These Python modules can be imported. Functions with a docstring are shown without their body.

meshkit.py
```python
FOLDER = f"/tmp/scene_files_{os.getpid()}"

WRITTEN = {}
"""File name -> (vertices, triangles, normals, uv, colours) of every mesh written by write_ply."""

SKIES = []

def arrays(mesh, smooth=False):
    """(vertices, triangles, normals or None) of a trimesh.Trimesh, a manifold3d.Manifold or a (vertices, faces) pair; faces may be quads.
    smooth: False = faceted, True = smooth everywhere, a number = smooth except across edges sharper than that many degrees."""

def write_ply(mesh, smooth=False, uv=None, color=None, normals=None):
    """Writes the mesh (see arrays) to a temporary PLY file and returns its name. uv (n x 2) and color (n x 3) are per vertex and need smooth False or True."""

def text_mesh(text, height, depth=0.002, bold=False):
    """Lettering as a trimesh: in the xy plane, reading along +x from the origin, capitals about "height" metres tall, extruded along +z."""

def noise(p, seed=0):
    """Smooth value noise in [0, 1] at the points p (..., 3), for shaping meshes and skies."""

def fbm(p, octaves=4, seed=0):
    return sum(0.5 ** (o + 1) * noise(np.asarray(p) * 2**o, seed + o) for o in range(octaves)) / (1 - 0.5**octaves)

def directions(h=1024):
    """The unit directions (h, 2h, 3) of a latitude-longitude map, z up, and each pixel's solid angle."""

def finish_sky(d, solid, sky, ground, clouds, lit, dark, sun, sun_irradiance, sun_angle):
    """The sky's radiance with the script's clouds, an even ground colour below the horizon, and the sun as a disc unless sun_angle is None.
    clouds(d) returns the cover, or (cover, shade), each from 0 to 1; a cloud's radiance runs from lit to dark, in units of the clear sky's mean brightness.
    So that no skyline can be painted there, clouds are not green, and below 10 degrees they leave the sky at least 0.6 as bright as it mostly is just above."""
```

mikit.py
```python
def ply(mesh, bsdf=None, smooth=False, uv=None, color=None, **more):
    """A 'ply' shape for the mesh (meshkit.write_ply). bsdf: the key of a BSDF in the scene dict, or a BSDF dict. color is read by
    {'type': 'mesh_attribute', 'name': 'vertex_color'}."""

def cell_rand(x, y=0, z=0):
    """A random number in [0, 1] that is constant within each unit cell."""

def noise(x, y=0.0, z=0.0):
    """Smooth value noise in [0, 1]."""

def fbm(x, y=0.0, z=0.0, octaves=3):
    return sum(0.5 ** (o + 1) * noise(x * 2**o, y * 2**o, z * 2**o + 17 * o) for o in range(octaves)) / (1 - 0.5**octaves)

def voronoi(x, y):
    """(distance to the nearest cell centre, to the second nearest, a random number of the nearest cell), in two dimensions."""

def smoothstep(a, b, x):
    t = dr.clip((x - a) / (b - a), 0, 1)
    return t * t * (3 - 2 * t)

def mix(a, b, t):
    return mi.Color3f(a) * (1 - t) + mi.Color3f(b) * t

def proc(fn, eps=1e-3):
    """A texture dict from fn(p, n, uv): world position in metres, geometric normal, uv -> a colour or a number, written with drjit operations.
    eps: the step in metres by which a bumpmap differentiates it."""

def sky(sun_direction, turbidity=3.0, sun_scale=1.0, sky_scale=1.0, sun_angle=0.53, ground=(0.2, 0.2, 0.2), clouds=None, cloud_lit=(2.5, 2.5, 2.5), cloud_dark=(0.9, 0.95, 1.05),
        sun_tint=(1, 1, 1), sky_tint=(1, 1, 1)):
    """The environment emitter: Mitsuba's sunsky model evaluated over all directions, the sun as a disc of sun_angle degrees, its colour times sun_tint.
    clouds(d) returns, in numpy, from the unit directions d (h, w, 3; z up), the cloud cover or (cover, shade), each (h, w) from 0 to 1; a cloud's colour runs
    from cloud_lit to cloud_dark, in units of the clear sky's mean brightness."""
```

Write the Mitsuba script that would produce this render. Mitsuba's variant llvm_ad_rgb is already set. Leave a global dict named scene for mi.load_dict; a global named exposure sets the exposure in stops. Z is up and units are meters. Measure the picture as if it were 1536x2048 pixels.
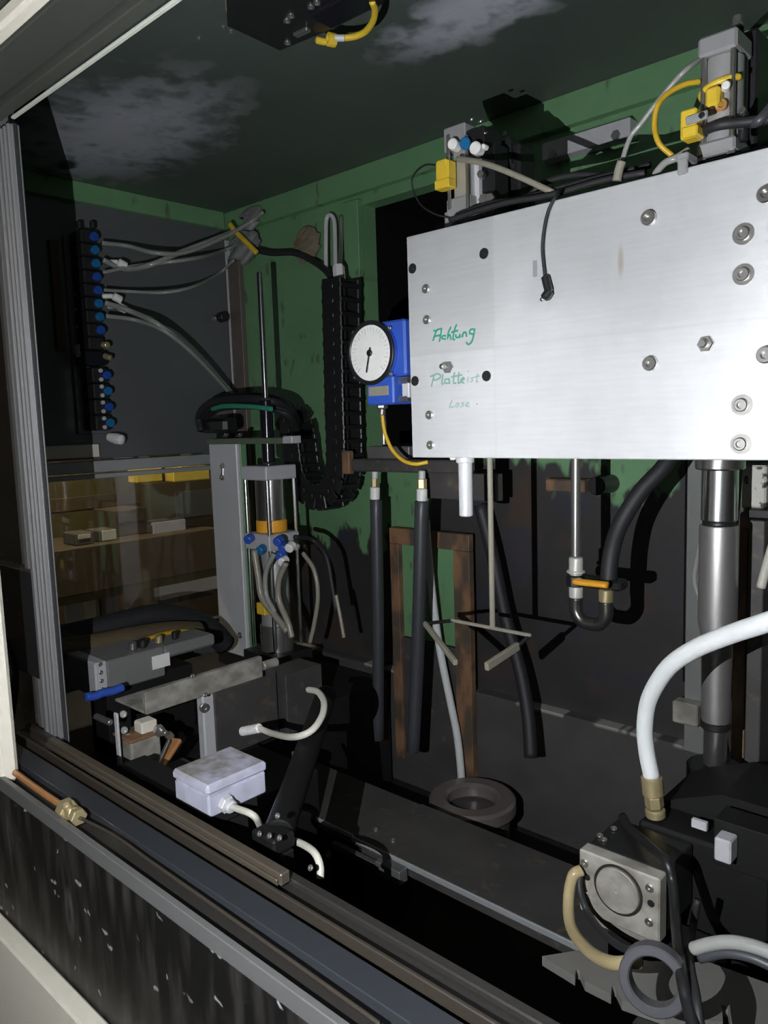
import math, random
import numpy as np, trimesh, mitsuba as mi, drjit as dr
import manifold3d as m3
from shapely.geometry import Polygon, LineString
from shapely.ops import unary_union
import mikit, meshkit
from mikit import fbm, noise, voronoi, smoothstep, mix, cell_rand, proc

random.seed(7); np.random.seed(7)
T = mi.ScalarTransform4f
scene, labels = {}, {}
EYE = np.array([0, 0, 1.45])          # camera, 1.45 m above the workshop floor; all building below is relative to it

# ------------------------------------------------------------------ camera, light, exposure
F, CX, CY = 1540., 768., 1024.
_vx = np.array([-900 - CX, 900 - CY, F]); _vx /= np.linalg.norm(_vx)
_dn = np.array([440., 13400, F]); _dn -= _dn @ _vx * _vx; _dn /= np.linalg.norm(_dn)
R = np.array([-_vx, np.cross(-_dn, -_vx), -_dn])
scene['camera'] = {'type': 'perspective', 'fov': math.degrees(2 * math.atan(768 / F)), 'fov_axis': 'x', 'near_clip': 0.02, 'far_clip': 60.0,
                   'to_world': T().look_at(origin=EYE.tolist(), target=(EYE + R @ [0, 0, 1]).tolist(), up=(R @ [0, -1, 0]).tolist())}
exposure = 0.0
LAMP = np.array([-.25, -.03, -.09])
scene['flashlight'] = {'type': 'spot', 'intensity': {'type': 'rgb', 'value': [4.25, 4.37, 4.48]}, 'cutoff_angle': 88.0, 'beam_width': 30.0,
                       'to_world': T().look_at(origin=(EYE + LAMP).tolist(), target=(EYE + np.array([-.74, .95, .03])).tolist(), up=[0, 0, 1])}
scene['flashlight_core'] = {'type': 'spot', 'intensity': {'type': 'rgb', 'value': [2.6, 2.66, 2.7]}, 'cutoff_angle': 17.0, 'beam_width': 3.0,
                            'to_world': T().look_at(origin=(EYE + LAMP).tolist(), target=(EYE + np.array([-.73, .95, -.01])).tolist(), up=[0, 0, 1])}
scene['workshop_light'] = {'type': 'constant', 'radiance': {'type': 'rgb', 'value': [.075, .075, .070]}}

# ------------------------------------------------------------------ helpers
def at(x, y, X=None, Y=None, Z=None):
    d = R @ np.array([x - CX, y - CY, F])
    t = X / d[0] if X is not None else Y / d[1] if Y is not None else Z / d[2]
    return d * t

counts = {}
def key_of(name, parent=None):
    k = (parent + '__' if parent else '') + name
    n = counts.get(k, 0); counts[k] = n + 1
    return k if n == 0 else f'{k}_{n:03d}'

def tri(mesh):
    if hasattr(mesh, 'to_mesh'):
        a = mesh.to_mesh(); mesh = trimesh.Trimesh(np.array(a.vert_properties[:, :3]), np.array(a.tri_verts), process=False)
    return mesh

def obj(name, mesh, mat, parent=None, smooth=False, **lab):
    if isinstance(mesh, (list, tuple)):
        mesh = trimesh.util.concatenate([tri(m) for m in mesh])
    mesh = tri(mesh).copy(); mesh.apply_translation(EYE)
    k = key_of(name, parent)
    scene[k] = mikit.ply(mesh, 'mat_' + mat, smooth=smooth)
    if lab: labels[k] = {('category' if a == 'cat' else a): b for a, b in lab.items()}
    return k

def thing(name, label, cat, group=None):
    k = key_of(name); labels[k] = {'label': label, 'category': cat}
    if group: labels[k]['group'] = group
    return k

def one(name, mesh, mat, label, cat, group=None, smooth=35):
    d = dict(label=label, cat=cat)
    if group: d['group'] = group
    return obj(name, mesh, mat, None, smooth, **d)

def struct(name, mesh, mat, parent=None, smooth=False):
    return obj(name, mesh, mat, parent, smooth, **({} if parent else {'kind': 'structure'}))

def box(x0, x1, y0, y1, z0, z1, c=.0015):
    x0, x1 = sorted((x0, x1)); y0, y1 = sorted((y0, y1)); z0, z1 = sorted((z0, z1))
    c = min(c, .3 * min(x1 - x0, y1 - y0, z1 - z0))
    pts = []
    for sx, X in ((1, x0), (-1, x1)):
        for sy, Y in ((1, y0), (-1, y1)):
            for sz, Z in ((1, z0), (-1, z1)):
                pts += [(X + sx * c, Y + sy * c, Z), (X + sx * c, Y, Z + sz * c), (X, Y + sy * c, Z + sz * c)]
    return trimesh.Trimesh(pts).convex_hull

def frame(ax, up=(0, 0, 1)):
    ax = np.asarray(ax, float); ax = ax / np.linalg.norm(ax)
    u = np.asarray(up, float)
    if abs(ax @ u) > .97: u = np.array([1., 0, 0])
    a = np.cross(u, ax); a /= np.linalg.norm(a)
    return a, np.cross(ax, a), ax

def obox(p0, p1, w, h, up=(0, 0, 1), c=.0015):
    """a chamfered bar from p0 to p1, w wide and h high"""
    p0, p1 = np.asarray(p0, float), np.asarray(p1, float)
    a, b, t = frame(p1 - p0, up); L = np.linalg.norm(p1 - p0)
    m = box(-w / 2, w / 2, -h / 2, h / 2, 0, L, c)
    M = np.eye(4); M[:3, 0], M[:3, 1], M[:3, 2], M[:3, 3] = a, b, t, p0
    m.apply_transform(M); return m

def lathe(p0, ax, prof, n=24, rot=0):
    """profile of (distance along the axis, radius), closed to the axis at both ends"""
    a, b, t = frame(ax); p0 = np.asarray(p0, float)
    prof = [(prof[0][0], 0)] + list(prof) + [(prof[-1][0], 0)]
    ang = np.arange(n) * 2 * np.pi / n + rot
    V, idx = [], []
    for s, r in prof:
        if r <= 1e-9: idx.append([len(V)] * n); V.append(p0 + t * s)
        else:
            idx.append(list(range(len(V), len(V) + n)))
            V += [p0 + t * s + r * (math.cos(q) * a + math.sin(q) * b) for q in ang]
    Fc = []
    for A, B in zip(idx, idx[1:]):
        for i in range(n):
            j = (i + 1) % n
            if A[i] != A[j]: Fc.append((A[i], A[j], B[j]))
            if B[i] != B[j]: Fc.append((A[i], B[j], B[i]))
    return trimesh.Trimesh(V, Fc, process=False)

def cyl(p0, p1, r, n=24, c=None, rot=0):
    p0, p1 = np.asarray(p0, float), np.asarray(p1, float); L = np.linalg.norm(p1 - p0)
    c = min(.002, r * .3, L * .3) if c is None else c
    return lathe(p0, p1 - p0, [(0, r - c), (c, r), (L - c, r), (L, r - c)], n, rot)

def spline(pts, per=8):
    P = np.asarray(pts, float)
    if len(P) < 3: return np.array([P[0] + (P[-1] - P[0]) * t for t in np.linspace(0, 1, 3)])
    P = np.vstack([2 * P[0] - P[1], P, 2 * P[-1] - P[-2]]); out = []
    for i in range(1, len(P) - 2):
        for t in np.linspace(0, 1, per, endpoint=False):
            a, b, c, d = P[i - 1:i + 3]
            out.append(.5 * (2 * b + (c - a) * t + (2 * a - 5 * b + 4 * c - d) * t * t + (3 * b - a - 3 * c + d) * t ** 3))
    return np.array(out + [P[-2]])

def tube(pts, r, n=10, per=8, flat=1.0, up=(0, 0, 1)):
    P = spline(pts, per); t = np.gradient(P, axis=0); t /= np.linalg.norm(t, axis=1, keepdims=True)
    a = np.cross(t[0], up if abs(t[0] @ np.asarray(up)) < .97 else (1, 0, 0)); V, Fc = [], []
    for p, d in zip(P, t):
        a = a - a @ d * d; a /= np.linalg.norm(a); b = np.cross(d, a)
        V += [p + r * (math.cos(q) * a + flat * math.sin(q) * b) for q in np.arange(n) * 2 * np.pi / n]
    k = len(P)
    for i in range(k - 1):
        for j in range(n):
            q = (j + 1) % n
            Fc += [(i * n + j, i * n + q, i * n + n + q), (i * n + j, i * n + n + q, i * n + n + j)]
    V += [P[0], P[-1]]
    for j in range(n):
        q = (j + 1) % n
        Fc += [(k * n, q, j), (k * n + 1, (k - 1) * n + j, (k - 1) * n + q)]
    return trimesh.Trimesh(V, Fc, process=False)

def px(*pts): return [at(p[0], p[1], Y=p[2]) for p in pts]
def pxX(*pts): return [at(p[0], p[1], X=p[2]) for p in pts]
def fb(x0, y0, x1, y1, Y, depth, c=.0015):
    """box whose front (facing -Y) spans two picture corners at distance Y"""
    a, b = at(x0, y0, Y=Y), at(x1, y1, Y=Y)
    return box(a[0], b[0], Y, Y + depth, a[2], b[2], c)
def sb(x0, y0, x1, y1, X, depth, c=.0015):
    """box whose front (facing +X) spans two picture corners at X, going back by depth"""
    a, b = at(x0, y0, X=X), at(x1, y1, X=X)
    return box(X - depth, X, a[1], b[1], a[2], b[2], c)

def prism(poly, origin, u, v, depth):
    """2-D shapely polygon(s) in the (u, v) plane at origin, extruded along u x v"""
    u, v = np.asarray(u, float), np.asarray(v, float); w = np.cross(u, v)
    M = np.eye(4); M[:3, 0], M[:3, 1], M[:3, 2], M[:3, 3] = u, v, w, origin
    ms = []
    for g in getattr(poly, 'geoms', [poly]):
        m = trimesh.creation.extrude_polygon(g, depth, engine='earcut'); m.apply_transform(M); ms.append(m)
    return trimesh.util.concatenate(ms)

def ring(c, ax, r0, r1, h, n=40):
    a, b, t = frame(ax); e = min(.15 * (r1 - r0), .2 * h)
    prof = [(0, r0 + e), (0, r1 - e), (e, r1), (h - e, r1), (h, r1 - e), (h, r0 + e), (h - e, r0), (e, r0)]
    V, Fc = [], []; ang = np.arange(n) * 2 * np.pi / n; k = len(prof)
    for q in ang: V += [np.asarray(c) + t * s + r * (math.cos(q) * a + math.sin(q) * b) for s, r in prof]
    for i in range(n):
        for j in range(k):
            A, B, C, D = i * k + j, ((i + 1) % n) * k + j, ((i + 1) % n) * k + (j + 1) % k, i * k + (j + 1) % k
            Fc += [(A, B, C), (A, C, D)]
    m = trimesh.Trimesh(V, Fc, process=False); trimesh.repair.fix_normals(m); return m

def screw(c, nrm, r, hexr=.5, h=.6, washer=0.):
    """socket-head screw, with a recess in its head and a washer below if asked"""
    p = [(0, washer * r), (.18 * r, washer * r)] if washer else []
    return lathe(c, nrm, p + [(p[-1][0] if p else 0, r * .98), (h * r * .85, r), (h * r, r * .86), (h * r, r * hexr), (h * r * .35, r * hexr * .9)], 18)
def hexnut(c, nrm, r, h): return cyl(c, np.asarray(c) + h * np.asarray(nrm, float) / np.linalg.norm(nrm), r, 6, r * .12)

# ------------------------------------------------------------------ materials
def pr(col, rough=.5, metal=0., spec=.5, **k):
    return {'type': 'principled', 'base_color': col if isinstance(col, dict) else {'type': 'rgb', 'value': list(col)}, 'roughness': rough, 'metallic': metal, 'specular': spec, **k}
def mat(name, d): scene['mat_' + name] = d
ZE = 1.45
def f_green(p, n, uv):
    g = fbm(p.x * 9, p.y * 9, p.z * 7, 3); s = fbm(p.x * 40 + 5, p.y * 40, p.z * 14, 3)
    c = mix([.102, .222, .108], [.142, .28, .138], g)
    return mix(c, [.07, .075, .055], smoothstep(.66, .80, s) * .7)
mat('green', pr(proc(f_green), .42))
def f_ceiling(p, n, uv):
    z = fbm(p.x * 3, p.y * 3, 2., 4); f = fbm(p.x * 22, p.y * 22, 5., 4)
    c = mix([.050, .066, .056], [.085, .100, .090], z)
    d1 = dr.sqrt(dr.square((p.x + 1.72) / .40) + dr.square((p.y - .97) / .21)) + (f - .5) * 1.0
    d2 = dr.sqrt(dr.square((p.x + .80 + .25 * (p.y - 1.15)) / .22) + dr.square((p.y - 1.13) / .10)) + (f - .5) * 1.2
    d3 = dr.sqrt(dr.square((p.x + .62) / .20) + dr.square((p.y - .86) / .06)) + (f - .5) * 1.6
    dust = dr.maximum(smoothstep(1.2, .3, d1) * .75, dr.maximum(smoothstep(1.1, .3, d2), smoothstep(.9, .3, d3) * .7))
    c = mix(c, [.42, .425, .48], dust * smoothstep(.15, .7, f + .2))
    blot = smoothstep(1.0, .6, dr.sqrt(dr.square((p.x + 1.97) / .05) + dr.square((p.y - .97) / .03)) + (f - .5))
    return mix(c, [.02, .02, .025], blot)
mat('ceiling', pr(proc(f_ceiling), .5))
def f_back(p, n, uv):
    z = p.z - ZE
    g = fbm(p.x * 9, p.y * 9, p.z * 7, 3); s = fbm(p.x * 26, 3., p.z * 9, 4); w = fbm(p.x * 60, 1., p.z * 30, 3)
    green = mix([.102, .222, .108], [.140, .275, .138], g)
    green = mix(green, [.07, .075, .055], smoothstep(.70, .82, fbm(p.x * 40 + 5, 2., p.z * 14, 3)) * .6)
    st = mix([.026, .024, .025], [.044, .041, .042], fbm(p.x * 6, 4., p.z * 5, 4))
    st = mix(st, [.060, .038, .026], smoothstep(.60, .75, fbm(p.x * 10 + 9, 8., p.z * 6, 4)) * .6)
    st = mix(st, [.028, .032, .05], smoothstep(.6, .75, fbm(p.x * 8 + 30, 8., p.z * 8, 3)) * .5)
    edge = -.335 + .20 * smoothstep(-1.35, -1.2, p.x) - .02 * smoothstep(-.9, -.7, p.x)
    worn = smoothstep(-.02, .02, z - edge - (s - .5) * .24 - (w - .5) * .05)
    c = mix(st, green, worn)
    red = smoothstep(1.1, .5, dr.maximum(dr.abs((p.x + .487) / .022), dr.abs((z + .31) / .12)) + (w - .5) * .8)
    return mix(c, [.20, .10, .07], red * .8)
mat('back_wall', pr(proc(f_back), .45))
def f_steel(p, n, uv):
    s = fbm(p.x * 14, p.y * 14, p.z * 14, 4); w = fbm(p.x * 50, p.y * 50, p.z * 50, 3)
    c = mix([.060, .056, .056], [.105, .098, .095], s)
    return mix(c, [.15, .12, .09], smoothstep(.62, .78, w) * .6)
mat('dark_steel', pr(proc(f_steel), .42, .3))
def f_ledge(p, n, uv):
    z = p.z - ZE; w = fbm(p.x * 50, p.y * 50, p.z * 50, 3)
    c = mix([.060, .056, .056], [.105, .098, .095], fbm(p.x * 14, p.y * 14, p.z * 14, 4))
    return mix(c, [.35, .34, .32], smoothstep(.010, .002, dr.abs(z + .683)) * smoothstep(.52, .62, fbm(p.x * 22, 1., 1., 3)))
mat('ledge_steel', pr(proc(f_ledge), .42, .2))
def f_plate(p, n, uv):
    z = p.z - ZE
    b = fbm(p.x * 5 + 3, 1., z * 4, 4); br = fbm(p.x * 18, 2., z * 260, 3)
    c = mix([.54, .545, .555], [.66, .665, .675], smoothstep(.25, .75, b)) * (0.96 + .08 * br)
    q = (z - .095) - .11 * (p.x + .55) * 0
    c = c * (1 - .05 * smoothstep(.0035, .0, dr.abs(z - .105)) - .04 * smoothstep(.003, 0, dr.abs(p.x + .655)))
    c = c * (1 - .09 * smoothstep(-.652, -.66, p.x) * smoothstep(.10, .108, z))  # upper left darker: a reflected rectangle put into the plate colour
    st = smoothstep(1.0, .2, dr.sqrt(dr.square((p.x + .46) / .006) + dr.square((z - .195) / .028)))
    c = mix(c, [.36, .30, .20], st * .55)
    gr = smoothstep(1.2, .2, dr.sqrt(dr.square((p.x + .578) / .035) + dr.square((z - .175) / .035)) + (b - .5))
    return mix(c, [.42, .42, .44], gr * .35)
def f_plate_r(p, n, uv):
    return .30 + .16 * fbm(p.x * 6 + 3, 1., p.z * 5, 3) + .06 * fbm(p.x * 18, 2., p.z * 260, 2)
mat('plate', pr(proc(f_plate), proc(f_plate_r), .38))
mat('aluminium', pr((.50, .50, .50), .38, .6))
def f_grub(p, n, uv):
    s = fbm(p.x * 30, p.y * 30, p.z * 30, 4)
    return mix([.26, .24, .205], [.46, .445, .40], smoothstep(.25, .7, s))
mat('dirty_aluminium', pr(proc(f_grub), .45, .35))
mat('profile', pr((.42, .42, .43), .32, .7))
mat('grey_post', pr((.52, .52, .54), .5, .1))
mat('sheet', pr((.125, .13, .14), .36, .35))
mat('steel', pr((.50, .49, .47), .28, .9))
mat('chrome', pr((.84, .86, .88), .20, 1.0))
mat('worn_rod', pr((.52, .51, .50), .24, .95))
mat('black', pr((.012, .012, .013), .42))
mat('black_rubber', pr((.016, .016, .018), .6))
mat('black_gloss', pr((.010, .010, .014), .16))
mat('hose_grey', pr((.045, .047, .055), .42))
mat('blue', pr((.030, .085, .42), .38))
mat('blue_cap', pr((.012, .060, .30), .35))
mat('cyan_cap', pr((.010, .12, .30), .35))
mat('yellow', pr((.62, .43, .035), .42))
mat('dark_yellow', pr((.48, .30, .02), .45))
mat('yellow_paint', pr((.75, .55, .08), .5))
mat('orange', pr((.78, .36, .03), .42))
mat('copper', pr((.55, .26, .10), .4, .5))
mat('brass', pr((.60, .50, .28), .33, .7))
mat('white', pr((.72, .72, .70), .4))
mat('white_hose', pr((.62, .64, .64), .38))
mat('clear_tube', pr((.25, .255, .24), .22))
mat('beige_tube', pr((.24, .225, .18), .35))
mat('pale_cable', pr((.50, .48, .42), .45))
mat('cream', pr((.74, .70, .60), .42))
mat('label_grey', pr((.40, .40, .42), .5))
mat('cap_grey', pr((.36, .36, .37), .4, .4))
mat('marker', pr((.03, .22, .14), .6))
mat('marker_faded', pr((.15, .27, .22), .6))
mat('marker_pale', pr((.24, .33, .30), .6))
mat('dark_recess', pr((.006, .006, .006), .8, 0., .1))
mat('floor', pr((.018, .017, .016), .6, 0., .3))
mat('olive', pr((.085, .070, .022), .6))
mat('brown', pr((.075, .055, .030), .6))
mat('carton', pr((.085, .080, .070), .6))
mat('pillar', pr((.62, .58, .50), .6))
def f_rust(p, n, uv):
    s = fbm(p.x * 30, p.y * 30, p.z * 12, 4)
    return mix([.075, .055, .040], [.24, .125, .065], smoothstep(.35, .75, s))
mat('column_steel', pr((.50, .49, .48), .38, .85))
mat('rust', pr(proc(f_rust), .65))
def f_box(p, n, uv):
    s = fbm(p.x * 28, p.y * 28, p.z * 28, 4)
    top = smoothstep(.5, .9, n.z)
    g = mix([.36, .36, .46], [.50, .50, .62], fbm(p.x * 60, p.y * 60, p.z * 20, 3))
    return mix(g, [.20, .19, .165], smoothstep(.74, .34, s) * (.14 + .84 * top))
mat('junction', pr(proc(f_box), .5))
def f_dirty(p, n, uv):
    z = p.z - ZE
    st = fbm(p.x * 60, 1., z * 10, 4); b = fbm(p.x * 9 + 4, 3., z * 7, 3)
    c = mix([.004, .004, .004], [.040, .037, .034], smoothstep(.38, .80, st) * (.25 + .9 * b))
    d, _, w = voronoi(p.x * 42 + fbm(p.x * 90, 1., z * 90, 2), z * 42)
    c = mix(c, [.26, .26, .26], smoothstep(.17, .07, d) * smoothstep(.84, .88, w))
    dr_, _, w2 = voronoi(p.x * 15, z * 5 + 3)
    return mix(c, [.10, .10, .095], smoothstep(.12, .02, dr.abs(dr_ - .1)) * smoothstep(.80, .86, w2) * st)
mat('dirty_ledge', pr(proc(f_dirty), .45))
mat('sill_dark', pr((.028, .026, .024), .38, .2))
mat('sill_blue', pr((.040, .044, .052), .35, .4))
mat('sill_tan', pr((.095, .080, .062), .42, .4))
mat('sill_grey', pr((.15, .15, .15), .42, .4))
mat('lip', pr((.46, .47, .41), .5))
mat('header', pr((.050, .054, .046), .5))
mat('motor_grey', pr((.17, .175, .17), .5, .1))
mat('matte_black', pr((.007, .007, .007), .6, 0., .25))
mat('notch_steel', pr((.15, .145, .135), .5, .2))
mat('bright_pin', pr((.88, .89, .92), .28, .35))
mat('brown_steel', pr((.13, .105, .092), .5, .2))
mat('black_steel', pr((.016, .015, .015), .5, .2))
mat('nickel', pr((.72, .71, .66), .32, .45))
mat('haze_wrap', pr((.15, .15, .15), .5))
mat('window_glass', {'type': 'thindielectric', 'int_ior': 1.5})
mat('wool', pr((.16, .13, .085), .9))

# ------------------------------------------------------------------ the machine's shell
YB, XL, ZC, YF = 1.56, -2.10, .68, .50
struct('ceiling', box(-2.25, .75, .60, 1.72, ZC, ZC + .04), 'ceiling')
struct('floor', box(-2.25, .75, .40, 1.70, -1.04, -1.0), 'floor')
struct('floor_workshop', box(-7, 3, -3, 6, -1.50, -1.45), 'carton')
hole = Polygon([(-1.497, -.085), (-1.06, -.085), (-1.06, .587), (-1.497, .587)])
struct('wall_back', prism(Polygon([(-2.2, -1), (.7, -1), (.7, ZC), (-2.2, ZC)]).difference(hole), (0, YB + .05, 0), (1, 0, 0), (0, 0, 1), .05), 'back_wall')
struct('trim_1', box(XL, .7, YB - .022, YB, .615, ZC), 'green')                       # green beam under the ceiling, at the back
struct('trim_2', box(XL, XL + .022, .5, YB - .03, .628, ZC), 'green')                 # and on the left
struct('trim_3', box(-2.0, .7, YB - .035, YB, -1, -.683), 'ledge_steel')              # lower wall plate with chipped edge
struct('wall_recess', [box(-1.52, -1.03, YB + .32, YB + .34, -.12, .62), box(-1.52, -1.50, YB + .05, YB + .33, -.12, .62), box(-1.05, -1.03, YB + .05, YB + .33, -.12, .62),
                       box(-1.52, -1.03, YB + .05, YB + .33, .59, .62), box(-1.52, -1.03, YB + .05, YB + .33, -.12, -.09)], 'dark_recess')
a, b = at(700, 640, Y=YB), at(727, 640, Y=YB)
struct('trim_4', box(a[0], -1.497, YB - .02, YB, -.085, .60), 'green')                # green post beside the opening
struct('wall_right', box(.62, .66, .5, 1.7, -1, ZC), 'dark_steel')
# left wall: sheet cover above, window below
struct('wall_left', [box(XL - .03, XL, .5, YB, -.075, ZC), box(XL - .03, XL, .5, .86, -1, -.075), box(XL - .03, XL, 1.50, 1.62, -1, -.075), box(XL - .03, XL, .8, 1.6, -1, -.62)], 'sheet')
struct('trim_5', [box(XL - .005, XL + .028, .5, 1.47, -.112, -.08), box(XL - .005, XL + .022, .5, 1.47, -.13, -.117)], 'rail_alu')
mat('rail_alu', pr((.36, .37, .38), .4, .3))
struct('window_1', box(XL - .018, XL - .014, .86, 1.50, -.62, -.07, .0005), 'window_glass')
# front: dark panel left of the post, header and casing above
struct('wall_front', box(-2.2, -1.30, .53, .56, -1, ZC), 'dark_steel')
for i, (x0, x1) in enumerate(((-1.300, -1.285), (-1.262, -1.252))):
    struct(f'trim_{6 + i}', box(x0, x1, .515, .53, -.5, ZC), 'sill_grey')
struct('header', box(-1.9, .6, .480, .4995, .456, .80), 'header')
XA, XB, ZS = -1.29, .60, -.47
struct('sill', box(XA, XB, .3805, .50, -.70, -.486), 'sill_dark')
struct('front_face', box(XA, XB, .3735, .380, -1.40, ZS - .004, .001), 'dirty_ledge', 'sill')
struct('grey_strip', box(XA, XB, .3725, .3805, -.488, ZS + .0015, .001), 'sill_grey', 'sill')
struct('blue_black_rail', box(XA, XB, .412, .440, -.488, ZS, .001), 'sill_blue', 'sill')
struct('thin_rail', box(XA, XB, .4535, .4580, -.488, ZS + .001, .001), 'sill_thin', 'sill')
mat('sill_thin', pr((.05, .042, .034), .42, .4))
struct('inner_lip', box(XA, XB, .488, .500, -.70, ZS - .01), 'sill_dark', 'sill')
one('guide_rail', [box(-1.17, -.607, .474, .487, ZS - .012, ZS + .002), box(-1.17, -.611, .471, .474, ZS - .012, ZS - .004)], 'sill_tan',
    'flat tan guide rail along the sill edge, below the grey junction box', 'rail')
# cream casing in front: lower cover, left jamb, upper cover
struct('casing_lower', box(XA, XB, .348, .3725, -1.45, -.684, .003), 'cream')
a, b = at(20, 1540, Y=.387), at(-60, 1540, Y=.387)
struct('casing_jamb', box(a[0] - .12, a[0], .372, .40, ZS - .012, .70, .006), 'cream')
a, b = at(0, 60, Y=.42), at(0, 98, Y=.42)
struct('casing_upper', [box(-1.5, .5, .40, .42, b[2], a[2], .004)], 'cream')
struct('casing_top', box(-1.5, .5, .425, .478, b[2] + .004, .9), 'header')
# pale lip under the header
a, b = at(200, 111, Y=.5), at(200, 121, Y=.5)
struct('trim_8', box(-1.16, .6, .494, .50, b[2] + .001, a[2] - .0005, .001), 'lip')
# left post: grooved aluminium extrusion
t = thing('door_post', 'grooved aluminium extrusion standing upright at the left end of the sill', 'post')
x0, x1 = -1.240, -1.184
obj('body', box(x0, x1, .505, .516, -.492, .45), 'profile', t)
for u, w in ((0, .012), (.019, .009), (.034, .007), (.047, .008)):
    obj('ridge', box(x0 + u, x0 + u + w, .499, .507, -.490, .45, .002), 'profile', t, 30)
obj('black_seal', box(x1 - .0005, x1 + .003, .506, .512, -.49, .45), 'black_rubber', t)
obj('foot', box(x1 - .012, x1 + .001, .4985, .508, -.4925, -.480), 'steel', t)
t = thing('pull_handle', 'black rounded door handle on the dark front panel between cream jamb and post', 'handle')
obj('grip', tube(px((8, 1450, .50), (18, 1360, .495), (6, 1285, .50)), .016, 12), 'black', t, True)
obj('base', box(-1.50, -1.25, .505, .532, -.40, -.22), 'black', t)
one('door_buffer', fb(-20, 1133, 60, 1158, .515, .02), 'black_rubber', 'black rubber buffer bar crossing the dark panel left of the post', 'buffer')
# pipe, union and wire lying on the sill
t = thing('sill_pipe', 'thin rusty copper pipe lying along the sill and ending in a pale brass union', 'pipe')
p = [at(30, 1545, Z=ZS + .006), at(75, 1578, Z=ZS + .006), at(140, 1622, Z=ZS + .007)]
obj('pipe', tube(p, .0042, 10), 'copper', t, True)
u = p[2]; d = np.array([1., 0, 0])
obj('union_nut', hexnut(u - d * .016, d, .0125, .017), 'brass', t)
obj('union_body', cyl(u, u + d * .014, .0085, 16), 'brass', t, 35)
obj('end_nut', hexnut(u + d * .015, d, .0105, .011), 'brass', t)
obj('tee', cyl(u + d * .004 - np.array([0, 0, .005]), u + d * .004 + np.array([0, -.006, .013]), .0055, 12), 'brass', t, 35)
w = [u + d * .026, at(230, 1672, Z=ZS + .004), at(300, 1722, Z=ZS + .003), at(420, 1806, Z=ZS + .003), at(560, 1905, Z=ZS + .003), at(760, 2048, Z=ZS + .003)]
obj('thin_line', tube(w, .0020, 8), 'sill_thin', t, True)

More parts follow.
